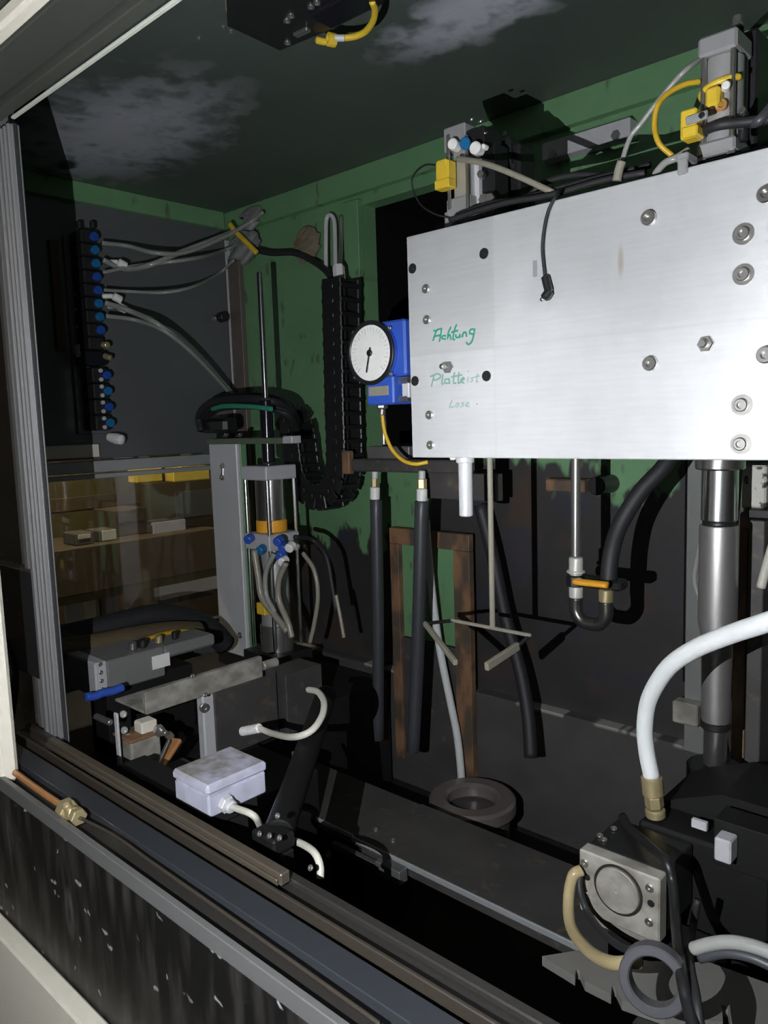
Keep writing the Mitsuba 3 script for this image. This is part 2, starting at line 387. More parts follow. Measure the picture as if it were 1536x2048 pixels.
# ------------------------------------------------------------------ the big plate
PY = .95
TL, BL = at(812, 470, Y=PY), at(825, 915, Y=PY)
PX0, PZ1, PZ0 = (TL[0] + BL[0]) / 2, .2895, BL[2]
t = thing('press_plate', 'large brushed aluminium plate bolted across the press head, green handwriting at its left', 'plate')
PL = t
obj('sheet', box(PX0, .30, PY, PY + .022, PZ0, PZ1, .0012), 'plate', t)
Y0 = PY - .0003
for x, y, r in ((853, 578, 10), (855, 640, 10), (860, 830, 10), (862, 890, 10)):
    obj('bolt', screw(at(x, y, Y=Y0), (0, -1, 0), .0068, .48, .6), 'steel', t, 30)
for x, y in ((825, 537), (968, 507), (830, 762), (973, 752)):
    c = at(x, y, Y=Y0)
    obj('dark_bolt', [ring(c, (0, -1, 0), .0062, .0078, .0008, 20), cyl(c, c + np.array([0, -.0004, 0]), .0063, 20, 0), hexnut(c, (0, -1, 0), .0030, .002)], 'black', t, 30, label='blackened recessed bolt')
for x, y in ((1300, 437), (1303, 727)):
    obj('cap_bolt', screw(at(x, y, Y=Y0), (0, -1, 0), .0092, .50, .95), 'steel', t, 30, label='proud socket head bolt')
c = at(1413, 688, Y=Y0)
obj('stud', [hexnut(c, (0, -1, 0), .0098, .006), cyl(c, c + np.array([0, -.014, 0]), .0052, 14)], 'steel', t, 30, label='threaded stud with hexagon nut')
c = at(898, 735, Y=Y0)
obj('stud', [hexnut(c, (0.2, -1, 0), .0095, .007), cyl(c, c + np.array([-.004, -.016, 0.002]), .0045, 14)], 'steel', t, 30, label='tilted stud with nut beside the handwriting')
for x, y in ((1487, 468), (1487, 549), (1484, 810), (1482, 888)):
    obj('washer_bolt', screw(at(x, y, Y=Y0), (0, -1, 0), .0078, .55, .8, 1.55), 'steel', t, 30, label='bolt on a broad washer')
for x, y in ((1535, 390), (1534, 710)):
    obj('cap_bolt', screw(at(x, y, Y=Y0), (0, -1, 0), .0098, .50, .95), 'worn_rod', t, 30)
c = at(1070, 537, Y=Y0)
obj('slot', [box(c[0] - .0035, c[0] + .0035, PY - .0006, PY + .004, c[2] - .011, c[2] + .011, .0002)], 'cap_grey', t, label='small grey slot insert')

def ink(lines, w, m, name, label):
    g = []
    for ln in lines:
        P = [at(840 + x * 160 / 1536, 630 + y * 160 / 1536, Y=PY) for x, y in ln]
        P = spline(P, 4) if len(P) > 2 else np.array(P)
        g.append(LineString([(q[0], q[2]) for q in P]).buffer(w, 4))
    return obj(name, prism(unary_union(g), (0, PY, 0), (1, 0, 0), (0, 0, 1), .0004), m, PL, label=label)
ink([[(255, 485), (285, 390), (330, 290), (415, 262)], [(415, 262), (400, 380), (375, 505)], [(270, 410), (400, 385)], [(300, 300), (265, 300)],
     [(490, 400), (440, 400), (425, 450), (485, 460)], [(590, 240), (545, 340), (530, 455)], [(535, 420), (575, 380), (595, 465)], [(700, 190), (660, 300), (635, 455), (665, 470)], [(610, 330), (720, 300)],
     [(690, 385), (695, 430), (750, 425), (765, 375)], [(765, 375), (775, 425)], [(815, 415), (835, 345), (880, 335), (895, 405)], [(1045, 275), (975, 280), (955, 345), (1010, 365)], [(1050, 275), (1030, 400), (990, 520), (930, 565), (895, 530)]],
    .0014, 'marker', 'lettering', 'green handwritten word Achtung')
ink([[(225, 1360), (270, 1150)], [(205, 1180), (340, 1130), (400, 1180), (330, 1240), (250, 1250)], [(440, 1150), (425, 1320), (455, 1320)], [(560, 1230), (490, 1235), (480, 1305), (550, 1310)], [(555, 1225), (570, 1310)],
     [(660, 1110), (645, 1300), (690, 1305)], [(610, 1190), (800, 1150)], [(750, 1110), (735, 1300), (770, 1300)], [(790, 1260), (850, 1230), (820, 1205), (785, 1270), (840, 1305)]],
    .0013, 'marker_faded', 'lettering', 'faded green handwritten word Platte')
ink([[(925, 1200), (915, 1290)], [(1040, 1200), (985, 1215), (1020, 1250), (970, 1290)], [(1105, 1130), (1085, 1280), (1110, 1280)], [(1060, 1190), (1140, 1170)], [(930, 1080), (935, 1085)]],
    .0010, 'marker_pale', 'lettering', 'faint green handwritten word ist')
ink([[(620, 1640), (570, 1770), (660, 1760)], [(730, 1690), (690, 1720), (700, 1760), (750, 1740), (730, 1690)], [(850, 1680), (800, 1700), (840, 1730), (790, 1765)], [(880, 1735), (940, 1700), (900, 1680), (880, 1745), (950, 1760)], [(1095, 1705), (1098, 1712)]],
    .0010, 'marker_pale', 'lettering', 'faint green handwritten word Lose with a full stop')
# press head body behind the plate, carried by the columns
struct('press_head', [box(PX0 + .05, .30, PY + .024, 1.30, PZ0 + .012, PZ1 - .03)], 'black')

t = thing('sensor_cable', 'black cable hanging over the top edge of the plate, ending in an angled plug', 'cable')
obj('cable', tube(px((1122, 382, PY + .02), (1112, 391, PY - .002), (1094, 430, PY - .006), (1085, 490, PY - .006), (1089, 545, PY - .006), (1091, 558, PY - .007)), .0022, 8), 'black_rubber', t, True)
a = at(1090, 552, Y=PY - .008); b = at(1098, 584, Y=PY - .009); c = at(1088, 598, Y=PY - .013)
obj('plug', [cyl(a, b, .0058, 14), cyl(b + (b - c) * .2, c, .0066, 14)], 'black', t, 35)
obj('plug_pin', cyl(c, c + np.array([-.002, -.005, -.001]), .0030, 12), 'steel', t, 35)

# ------------------------------------------------------------------ gauge
GY = 1.04
c = at(740, 706, Y=GY)
t = thing('pressure_gauge', 'round white dial gauge in a blue housing left of the aluminium plate', 'gauge')
D = np.array([0, -1., 0])
obj('housing', lathe(c - D * .075, D, [(0, .050), (.004, .055), (.058, .055), (.062, .0575), (.072, .0575)], 40), 'blue', t, 35)
obj('side_box', box(c[0] + .005, c[0] + .075, GY + .012, GY + .07, c[2] - .045, c[2] + .055, .004), 'blue', t)
obj('bezel', ring(c - D * .004, D, .0505, .0585, .006), 'black', t, 40)
f = obj('dial', cyl(c - D * .004, c - D * .0005, .0507, 40, .0003), 'white', t, 35, label='white dial face')
tk = []
for i in range(28):
    q = math.radians(-225 + i * 10); e = np.array([math.cos(q), 0, -math.sin(q)]); L = .006 if i % 3 else .010
    tk.append(obox(c + e * (.046 - L) + D * .0000, c + e * .046, .0006, .0006, (0, 1, 0), .0001))
obj('scale_marks', tk, 'cap_grey', f)
e = np.array([-.25, 0, -.97])
obj('pointer', [obox(c + D * .002 - e * .010, c + D * .002 + e * .036, .0035, .0012, (0, 1, 0), .0003), cyl(c, c + D * .004, .0062, 18)], 'black', t, 30)
for q in (42, 138, 222, 318):
    q = math.radians(q); obj('screw', screw(c + .0610 * np.array([math.cos(q), 0, math.sin(q)]) - D * .006, D, .0042), 'steel', t, 30)
a, b = at(731, 768, Y=GY), at(786, 808, Y=GY)
obj('terminal_box', box(a[0], b[0], GY + .002, GY + .055, b[2], a[2] + .012, .003), 'blue', t)
a, b = at(736, 774, Y=GY), at(776, 790, Y=GY)
obj('nameplate', box(a[0], b[0], GY + .001, GY + .003, b[2], a[2], .0004), 'beige_tube', t)
c = at(764, 809, Y=GY + .02)
obj('gland', [cyl(c, c - np.array([0, 0, .008]), .0105, 6), cyl(c - np.array([0, 0, .008]), c - np.array([0, 0, .020]), .0065, 14)], 'steel', t, 30)
one('yellow_cable', tube([c - np.array([0, 0, .018])] + px((767, 850, GY + .02), (772, 872, GY + .02), (785, 900, GY + .02), (805, 920, GY + .02), (830, 928, GY + .02), (856, 924, GY + .03)), .0036, 10), 'dark_yellow',
    'yellow cable curving down from the gauge to below the plate', 'cable', smooth=True)
t = thing('gauge_fitting', 'small steel pipe fittings joining the gauge to the side of the plate', 'fitting')
a = at(800, 762, Y=1.06)
obj('nut', hexnut(a, (1, 0, 0), .008, .022), 'steel', t); a = at(800, 797, Y=1.06); obj('nut', hexnut(a, (1, 0, 0), .007, .022), 'steel', t)
obj('block', fb(803, 766, 818, 795, 1.055, .02), 'grey_post', t)
t = thing('gauge_hanger', 'thin steel rod and bracket under the blue gauge', 'bracket')
obj('rod', fb(760, 830, 768, 890, 1.10, .01), 'steel', t)
obj('bracket', fb(733, 893, 818, 918, 1.13, .03), 'dark_steel', t)

# ------------------------------------------------------------------ things above the plate
def compact_cylinder(x0, x1, ytop, ycap, yb0, yb1, Y, slope):
    pass
Yc = 1.03
t = thing('stopper_cylinder', 'small pneumatic cylinder with blue and white fittings behind the left end of the plate', 'pneumatic cylinder')
obj('head_block', fb(886, 258, 930, 292, Yc, .045, .002), 'cap_grey', t)
obj('body', fb(905, 288, 940, 420, Yc + .006, .035, .002), 'aluminium', t)
obj('valve_block', fb(930, 262, 968, 300, Yc + .004, .05, .002), 'black', t)
obj('foot_block', fb(892, 400, 940, 428, Yc, .045, .002), 'aluminium', t)
obj('leg', fb(888, 425, 902, 460, Yc + .005, .03), 'aluminium', t)
for x in (896, 933):
    a, b = at(x, 270, Y=Yc - .004), at(x, 420, Y=Yc - .004)
    obj('tie_rod', cyl(a, (a[0], a[1], b[2]), .003, 10), 'steel', t, 35)
c = at(915, 294, Y=Yc - .002); obj('push_fitting', cyl(c, c + np.array([.004, -.020, 0]), .0085, 18), 'white', t, 35)
c = at(934, 290, Y=Yc - .002); obj('push_fitting', [cyl(c, c + np.array([.004, -.012, 0]), .0090, 18)], 'cyan_cap', t, 35, label='blue push-in fitting')
c = at(960, 302, Y=Yc - .002); obj('push_fitting', [cyl(c, c + np.array([.004, -.020, 0]), .0095, 18)], 'white', t, 35)
c = at(974, 296, Y=Yc); obj('push_fitting', [cyl(c, c + np.array([0, -.012, 0]), .0042, 12)], 'white', t, 35)
for x, y, r in ((966, 352, .006), (972, 402, .0085), (984, 400, .008)):
    c = at(x, y, Y=Yc + .01); obj('screw_fitting', [hexnut(c, (.3, -1, 0), r, .014)], 'steel', t)
for x, y in ((944, 240), (962, 244), (970, 268)):
    c = at(x, y, Y=Yc + .01); obj('top_screw', screw(c, (0, -.5, 1), .0042), 'steel', t, 30)
obj('rear_valve', fb(935, 300, 990, 430, Yc + .03, .04), 'black', t)
obj('rear_steel_bar', fb(936, 318, 958, 420, Yc + .02, .02), 'grey_post', t)
def sensor(c0, c1, Y, name, label):
    t = thing(name, label, 'sensor')
    m = fb(*c0, *c1, Y, .022, .002)
    obj('body', m, 'yellow', t)
    return t
t = sensor((870, 325), (897, 372), Yc - .02, 'yellow_sensor', 'yellow sensor block clipped to the cylinder at the left end of the plate')
obj('clip', fb(872, 322, 892, 330, Yc - .021, .018), 'yellow', t)
obj('foot', fb(868, 362, 897, 372, Yc - .022, .020), 'yellow', t)
one('pneumatic_tube', tube(px((916, 318, Yc - .02), (945, 322, Yc - .035), (985, 332, Yc - .04), (1040, 354, Yc - .04), (1092, 378, Yc - .035), (1108, 386, Yc - .03)), .0045, 10), 'beige_tube',
    'beige tube sloping from the left cylinder down to the top edge of the plate', 'tube', smooth=True)
one('thin_wire', tube(px((893, 335, Yc - .01), (850, 330, Yc), (824, 360, Yc + .02), (838, 405, Yc + .02), (870, 428, Yc), (905, 436, Yc)), .0016, 6), 'black_rubber', 'thin black wire looping left of the small cylinder', 'wire', smooth=True)
for i, (pts, lab) in enumerate(((((900, 440), (960, 420), (1020, 404), (1100, 390), (1200, 362), (1290, 345)), 'black cable lying along the top edge of the plate, nearest the front'),
                                (((915, 430), (980, 408), (1040, 398), (1120, 376), (1210, 352), (1270, 338)), 'black cable lying along the top edge of the plate, behind another'),
                                (((1060, 390), (1090, 365), (1150, 350), (1230, 350), (1300, 330)), 'black cable arching over the middle of the plate top'))):
    one('head_cable', tube([at(x, y, Y=PY + .04 + .02 * i) for x, y in pts], .0045, 8), 'black_rubber', lab, 'cable', smooth=True)
t = thing('valve_stack', 'black valve block standing behind the left cylinder', 'valve block')
obj('body', fb(985, 300, 1040, 420, 1.12, .05, .004), 'black', t)
obj('cover', fb(978, 285, 1020, 330, 1.11, .05, .004), 'black', t)
obj('screw', screw(at(1010, 268, Y=1.13), (0, -1, 0), .004), 'steel', t, 30)

Yd = 1.00
t = thing('tie_rod_cylinder', 'tall aluminium tie-rod pneumatic cylinder standing on the plate at the upper right', 'pneumatic cylinder')
a, b = at(1397, 112, Y=Yd), at(1462, 64, Y=Yd)
W0, W1 = a[0], at(1466, 90, Y=Yd)[0]
zt0, zt1 = at(1430, 105, Y=Yd)[2], at(1430, 68, Y=Yd)[2]
zb0, zb1 = at(1430, 308, Y=Yd)[2], at(1430, 278, Y=Yd)[2]
W0 = at(1392, 290, Y=Yd)[0]; W1 = at(1470, 285, Y=Yd)[0]
dep = .055
obj('top_cap', box(W0, W1, Yd, Yd + dep, zt0, zt1 + .002, .003), 'cap_grey', t)
obj('bottom_cap', box(W0, W1, Yd, Yd + dep, zb0, zb1, .003), 'cap_grey', t)
obj('collar', cyl(((W0 + W1) / 2, Yd + dep / 2, zb1 - .001), ((W0 + W1) / 2, Yd + dep / 2, zb1 + .020), .023, 28), 'cap_grey', t, 35)
obj('barrel', cyl(((W0 + W1) / 2, Yd + dep / 2, zb1), ((W0 + W1) / 2, Yd + dep / 2, zt0), .0225, 32), 'aluminium', t, 35)
for sx in (W0 + .006, W1 - .006):
    for sy in (Yd + .006, Yd + dep - .006):
        obj('tie_rod', cyl((sx, sy, zb1 - .002), (sx, sy, zt0 + .002), .0034, 10), 'steel', t, 35)
        obj('nut', hexnut((sx, sy, zb0 + .001), (0, 0, -1), .0055, .005), 'steel', t)
c = at(1475, 60, Y=Yd + .03); c[2] = zt1
obj('port_fitting', [cyl(c, c + np.array([0, 0, .012]), .0075, 14)], 'black', t, 35)
obj('push_fitting', [cyl(c + np.array([0, 0, .012]), c + np.array([0, 0, .026]), .006, 14), hexnut(c + np.array([0, 0, .010]), (0, 0, 1), .008, .006)], 'steel', t, 35)
obj('mount_plate', box(W0 - .012, W1 + .10, Yd + .004, Yd + .10, zb0 - .020, zb0 - .003), 'black', t)
t = thing('clamped_sensor', 'yellow sensor clamped round the barrel of the tall cylinder', 'sensor')
cc = np.array([(W0 + W1) / 2, Yd + dep / 2, 0]); z0 = at(1425, 205, Y=Yd)[2]; z1 = at(1425, 160, Y=Yd)[2]
q = np.radians(np.linspace(150, 330, 14))
obj('strap', tube([cc + np.array([.0262 * math.cos(v), .0262 * math.sin(v), z1 - .004 + .004 * math.cos(v)]) for v in q], .0042, 8, 2), 'yellow', t, True)
a = at(1412, 178, Y=Yd - .008); b = at(1440, 208, Y=Yd - .008)
obj('body', box(a[0], b[0], Yd - .012, Yd + .006, b[2], a[2], .003), 'yellow', t)
obj('screw', cyl(at(1452, 177, Y=Yd), at(1452, 177, Y=Yd) + np.array([.004, -.012, 0]), .005, 14), 'white', t, 35)
obj('ring_lug', ring(at(1443, 212, Y=Yd + .002), (0.2, -1, 0), .003, .007, .005, 20), 'copper', t, 35)
t = sensor((1360, 222), (1392, 272), Yd - .03, 'yellow_sensor', 'yellow sensor block with a silver clip left of the tall cylinder')
obj('foot', fb(1362, 255, 1394, 268, Yd - .034, .025, .002), 'yellow', t)
a, b = at(1372, 243, Y=Yd - .035), at(1416, 228, Y=Yd - .035)
obj('clip', obox(a, b, .010, .004, (0, 1, 0)), 'aluminium', t)
obj('clip_screw', screw(at(1404, 231, Y=Yd - .037), (0, -1, 0), .0035), 'black', t, 30)
one('sensor_lead', tube(px((1400, 163, Yd), (1372, 168, Yd - .01), (1340, 184, Yd - .02), (1316, 210, Yd - .03), (1309, 250, Yd - .03), (1318, 286, Yd - .03), (1345, 312, Yd - .02)), .0034, 10), 'dark_yellow',
    'yellow cable looping left from the tall cylinder down to the plate', 'cable', smooth=True)
one('grey_tube', tube(px((1400, 118, Yd + .02), (1372, 140, Yd), (1345, 168, Yd), (1312, 208, Yd), (1280, 250, Yd), (1262, 272, Yd), (1248, 310, Yd), (1240, 352, Yd)), .0034, 10), 'clear_tube',
    'pale grey tube running down left from the top of the tall cylinder', 'tube', smooth=True)
one('tube_joint', tube(px((1234, 362, PY + .03), (1238, 340, PY + .03), (1244, 322, PY + .03)), .006, 10), 'beige_tube', 'short beige hose end standing on the plate edge left of the tall cylinder', 'hose', smooth=True)
one('grey_tube', tube(px((1310, 348, Yd - .02), (1330, 326, Yd - .03), (1352, 316, Yd - .03), (1378, 300, Yd - .02)), .0045, 10), 'clear_tube', 'short grey tube bending up beside the foot of the tall cylinder', 'tube', smooth=True)
t = thing('tube_clip', 'small grey angle bracket on the plate edge beside the tall cylinder', 'bracket')
obj('plate', fb(1354, 318, 1374, 346, PY - .004, .005), 'cap_grey', t); obj('flange', fb(1352, 308, 1376, 320, PY - .003, .03), 'cap_grey', t)
one('lead_bundle', tube(px((1405, 262, Yd - .01), (1440, 250, Yd - .02), (1490, 244, Yd - .01), (1560, 236, Yd)), .0062, 8), 'black_rubber', 'dark blue-black lead running right across the foot of the tall cylinder', 'cable', smooth=True)
one('lead_bundle', tube(px((1500, 246, Yd), (1520, 240, Yd - .01), (1550, 205, Yd)), .0062, 8), 'hose_grey', 'grey hose rising to the right edge behind the tall cylinder', 'hose', smooth=True)
t = thing('flow_fitting', 'small black and silver elbow fitting right of the tall cylinder', 'fitting')
c = at(1487, 248, Y=Yd); obj('body', cyl(c + np.array([0, 0, -.02]), c + np.array([0, 0, .014]), .006, 14), 'black', t, 35)
for x, y in ((1487, 224), (1484, 253), (1497, 246)): obj('nut', hexnut(at(x, y, Y=Yd - .006), (0, -1, .2), .0045, .006), 'steel', t)
t = thing('guide_block', 'dark steel guide block behind the tall cylinder', 'block')
obj('body', fb(1480, 66, 1512, 300, Yd + .06, .05, .003), 'black', t)
obj('rear_plate', fb(1460, 300, 1620, 330, Yd + .112, .03), 'black', t)
t = thing('mounting_bar', 'flat grey metal bar with two bolts on the green wall above the plate', 'bar')
a, b = at(1086, 306, Y=YB - .03), at(1262, 262, Y=YB - .03)
obj('bar', box(a[0], b[0], YB - .035, YB - .001, a[2] - .018, a[2] + .018), 'label_grey', t)
for x, y in ((1107, 309), (1233, 271)): obj('bolt', hexnut(at(x, y, Y=YB - .035), (0, -1, 0), .010, .007), 'steel', t)

# lamp unit hanging from the ceiling
t = thing('ceiling_unit', 'black angular unit bolted to the ceiling with silver screws and a yellow cable', 'machine unit')
zc = ZC - .055
P = [at(455, 52, Z=zc), at(560, 101, Z=zc), at(660, 60, Z=zc), at(765, 8, Z=zc), at(700, -60, Z=zc), at(500, -30, Z=zc)]
obj('body', prism(Polygon([(q[0], q[1]) for q in P]), (0, 0, zc), (1, 0, 0), (0, 1, 0), .055), 'black', t)
for x, y in ((574, 40), (622, 12), (582, 30), (634, 4), (575, 84)): obj('screw', screw(at(x, y, Z=zc), (0, 0, -1), .0058), 'steel', t, 30)
for p0, p1 in (((590, 71), (618, 58)), ((690, 18), (735, -5))):
    obj('guide_strip', obox(at(*p0, Z=zc - .003), at(*p1, Z=zc - .003), .012, .006), 'steel', t)
obj('cover', obox(at(640, 40, Z=zc - .004), at(745, -15, Z=zc - .004), .05, .010), 'black_gloss', t)
for x, y in ((447, 54), (398, 76), (462, 62)): obj('ceiling_screw', screw(at(x, y, Z=ZC), (0, 0, -1), .0045), 'steel', t, 30)
zl = zc - .008
one('plug_lead', tube([at(x, y, Z=zl) for x, y in ((690, 76), (712, 72), (732, 62), (746, 42), (750, 20), (744, 2))], .0052, 10), 'yellow', 'yellow cable curling along the edge of the black ceiling unit', 'cable', smooth=True)
t = thing('plug', 'yellow round connector at the end of the cable under the ceiling unit', 'connector')
a, b = at(632, 80, Z=zl), at(652, 84, Z=zl)
obj('tip', cyl(a, b, .0055, 12), 'yellow', t, 35)
obj('nut', ring(at(655, 78, Z=zl), b - a, .005, .0105, .014, 24), 'yellow', t, 35)
obj('sleeve', cyl(at(668, 76, Z=zl), at(690, 76, Z=zl), .0052, 12), 'grey_post', t, 35)
t = thing('cable_clamp', 'dusty beige clamp on the ceiling left of the black unit', 'clamp')
a = at(505, 6, Z=ZC - .02); obj('strap', box(a[0] - .04, a[0] + .03, a[1] - .025, a[1] + .02, ZC - .03, ZC, .004), 'beige_tube', t)
obj('screw', screw(at(530, 14, Z=ZC - .03), (0, 0, -1), .005), 'steel', t, 30)

# ------------------------------------------------------------------ left wall: valve terminal and tubes
t = thing('valve_terminal', 'black pneumatic valve terminal with a column of blue caps on the grey left wall', 'valve terminal')
XV = -2.02
yv0, yv1 = at(176, 660, X=XV)[1], at(206, 660, X=XV)[1]
zv = lambda y: at(190, y, X=XV)[2]
obj('back_plate', box(XL + .0005, XL + .010, yv0 - .015, yv1 + .03, zv(868), zv(468)), 'sheet', t)
for i in range(9):
    zt, zb = zv(462 + i * 26.5), zv(462 + i * 26.5 + 25)
    obj('valve', box(XL + .011, XV, yv0, yv1, zb, zt, .003), 'black', t)
    c = np.array([XV, (yv0 + yv1) / 2 + .012, (zt + zb) / 2])
    if i < 8: obj('cap', cyl(c, c + np.array([.012, 0, 0]), .012, 16), ('blue_cap', 'cyan_cap', 'cyan_cap', 'blue_cap')[i % 4], t, 35, label='blue round cap')
for x in (160, 186):
    a = at(x, 458, X=XV - .03); obj('top_pin', cyl(a, a + np.array([0, 0, .02]), .008, 10), 'black', t, 35)
obj('bus_module', box(XL + .011, XV + .004, yv0 - .012, yv1 + .004, zv(730), zv(702), .003), 'black_gloss', t)
c = at(174, 700, X=XV - .01); obj('rating_label', box(XV - .055, XV - .030, yv0 - .0135, yv0 - .0118, c[2] - .017, c[2] + .017, .0005), 'white', t)
obj('brass_fitting', [cyl(at(206, 690, X=XV), at(216, 690, X=XV + .02), .009, 12), cyl(at(208, 712, X=XV), at(222, 716, X=XV + .02), .008, 12)], 'brass', t, 35)
for i in range(4):
    zt, zb = zv(735 + i * 32), zv(735 + i * 32 + 30)
    obj('valve', box(XL + .011, XV, yv0 + .004, yv1 + .004, zb, zt, .003), 'black', t)
    c = np.array([XV, (yv0 + yv1) / 2 + .020, (zt + zb) / 2])
    obj('cap', cyl(c, c + np.array([.012, 0, 0]), .012, 16), ('blue_cap', 'cyan_cap')[i % 2], t, 35, label='blue round cap')
    for s in (-.012, .012):
        obj('port', cyl(c + np.array([0, -.016, s]), c + np.array([.008, -.016, s]), .006, 12), 'label_grey', t, 35)
c = at(226, 874, X=XV); obj('silencer', lathe(c + np.array([-.02, 0, 0]), (1, .3, -.2), [(0, .012), (.03, .016), (.045, .014), (.05, .006)], 16), 'white', t, 35, label='white silencer')
for x, y in ((158, 590), (160, 620), (163, 655)):
    c = at(x, y, X=XV - .06); obj('side_screw', screw((c[0], yv0, c[2]), (0, -1, 0), .006), 'steel', t, 30)
for i, (x, y) in enumerate(((236, 524), (226, 592), (236, 612))):
    c = at(x, y, X=XV + .01)
    one('push_fitting', [cyl(c, c + np.array([.005, .022, -.01]), .011, 14), cyl(c + np.array([-.02, -.02, .0]), c, .007, 12)], 'white',
        ('white push-in fitting on the upper tubes beside the blue caps', 'white push-in fitting on the middle tube beside the blue caps', 'white push-in fitting where the lowest tube pair starts')[i], 'fitting')
tubes = [([(206, 520), (250, 538), (300, 530), (360, 505), (430, 478), (490, 452), (522, 428)], .0075, 'clear tube rising from the blue caps to the corner, thickest of the upper run'),
         ([(204, 486), (255, 492), (310, 506), (370, 505), (440, 478), (500, 445), (526, 424)], .006, 'clear tube starting highest at the blue caps and rising to the corner'),
         ([(206, 545), (270, 532), (340, 524), (400, 515), (450, 500), (490, 482)], .005, 'thin clear tube crossing the grey wall below the upper run'),
         ([(208, 580), (260, 583), (330, 585), (390, 572), (440, 545), (468, 520)], .0045, 'thin clear tube sagging alone across the middle of the grey wall'),
         ([(210, 606), (260, 622), (310, 645), (360, 682), (410, 728), (464, 786)], .0075, 'pale tube arching down across the grey wall, upper of the lowest pair'),
         ([(212, 632), (270, 640), (325, 660), (372, 695), (420, 742), (468, 796)], .006, 'pale tube arching down across the grey wall, lower of the lowest pair')]
one('cable_duct', sb(98, 478, 134, 702, XL + .012, .011), 'brown', 'dark brown flat strip standing in for the reflection left of the valve terminal', 'strip')  # brown strip in place of the valve terminal mirrored in the wall
struct('trim_9', sb(86, 920, 198, 888, XL + .030, .029), 'pillar')  # pale box: outside light reflected at the wall foot, put in as colour
for k, (pts, r, lab) in enumerate(tubes):
    n = len(pts)
    one('pneumatic_tube', tube([at(x, y, X=XV + .01 + (.10 if i > 1 else 0) * math.sin(math.pi * i / (n - 1)) + .008 * k) if i < n - 2 or k > 3 else at(x, y, Y=1.52 - .02 * k) for i, (x, y) in enumerate(pts)], r, 10), 'clear_tube', lab, 'tube', smooth=True)
one('corner_cable', tube([at(460, 448, Y=1.46), at(470, 462, Y=1.46), at(490, 482, Y=1.46), at(514, 506, Y=1.47)], .008, 10), 'yellow', 'short yellow cable in the top corner where the clear tubes meet', 'cable', smooth=True)
t = thing('tube_wrap', 'crumpled clear wrap around the tubes in the top corner', 'wrap')
w = trimesh.creation.icosphere(subdivisions=3, radius=.05); w.apply_scale([1, .5, 1.1])
w.vertices += (meshkit.noise(w.vertices * 45, 3)[:, None] - .5) * .035; w.apply_translation(at(488, 492, Y=1.50)); obj('wrap', w, 'haze_wrap', t)
w = trimesh.creation.icosphere(subdivisions=3, radius=.036); w.apply_scale([1.2, .4, 1.0])
w.vertices += (meshkit.noise(w.vertices * 45, 5)[:, None] - .5) * .03; w.apply_translation(at(500, 440, Y=1.52)); obj('wrap', w, 'haze_wrap', t)
t = thing('proximity_sensor', 'small black knob with a silver screw on the grey left wall near the corner', 'sensor')  # a black knob with a silver screw
c = at(440, 635, X=XL + .002)
obj('body', cyl(c, c + np.array([.03, 0, 0]), .016, 16), 'black', t, 35)
obj('tip', screw(at(428, 637, X=XL + .02), (1, -.3, 0), .008), 'steel', t, 30)
# corner strips on the back wall
a, b = at(462, 640, Y=YB), at(467, 640, Y=YB)
one('corner_edge', box(XL + .001, b[0] + .004, YB - .020, YB - .001, -.12, .60), 'label_grey', 'thin pale strip running down the back left corner', 'strip')
a, b = at(470, 640, Y=YB), at(492, 640, Y=YB)
one('corner_bar', box(a[0], b[0], YB - .018, YB - .001, -.60, .54), 'brown_steel', 'brown-grey flat steel bar upright beside the back left corner', 'bar')
t = thing('cable_rag', 'matted brown clump hanging on the green wall below the beam', 'rag')
w = trimesh.creation.icosphere(subdivisions=4, radius=.050); w.apply_scale([1., .4, 1.0])
w.vertices += (meshkit.fbm(w.vertices * 60, 3, 2)[:, None] - .5) * .022; w.apply_translation(at(614, 488, Y=YB - .02)); obj('clump', w, 'wool', t)
one('wall_cable', tube(px((512, 500, 1.50), (545, 506, 1.51), (590, 506, 1.51), (625, 522, 1.51), (655, 545, 1.47), (672, 575, 1.44)), .009, 8), 'black_rubber', 'black cable running along the green wall under the brown clump', 'cable', smooth=True)

# ------------------------------------------------------------------ energy chain
t = thing('energy_chain', 'black energy chain hanging down the green wall in a U-bend beside the gauge', 'cable chain')
path = spline([at(x, y, Y=1.43) for x, y in ((681, 560), (683, 650), (685, 740), (687, 830), (689, 900), (686, 950), (672, 985), (648, 994), (622, 978), (606, 940), (600, 895), (592, 850), (570, 822))], 40)
s = np.r_[0, np.cumsum(np.linalg.norm(np.diff(path, axis=0), axis=1))]
pitch = .036
for i in range(int(s[-1] / pitch)):
    p = [np.array([np.interp(v, s, path[:, k]) for k in range(3)]) for v in (i * pitch, (i + .98) * pitch)]
    d = p[1] - p[0]; nrm = np.cross([0, 1, 0], d / np.linalg.norm(d)); hh = .070
    side = [obox(p[0] - d * .06 + np.array([0, o, 0]), p[1] + d * .06 + np.array([0, o, 0]), hh, .008, (0, 1, 0), .004) for o in (-.032, .032)]
    bars = [obox(p[0] + d * .5 + nrm * q + np.array([0, -.036, 0]), p[0] + d * .5 + nrm * q + np.array([0, .036, 0]), .012, .008, nrm, .002) for q in (-.033, .033)]
    boss = cyl(p[0] + d * .5 + np.array([0, -.036, 0]), p[0] + d * .5 + np.array([0, -.040, 0]), .012, 10)
    obj('link', side + bars + [boss], 'black', t)
obj('inner_cables', tube(path[::20], .014, 8, 4), 'black_rubber', t, True)
a = at(690, 925, Y=1.385); obj('end_clamp', box(a[0] - .014, a[0] + .014, a[1], a[1] + .02, a[2] - .03, a[2] + .03, .003), 'rust', t)
t = thing('wall_conduit', 'two thin metal pipes on the green wall joining a white nut above the energy chain', 'pipe')
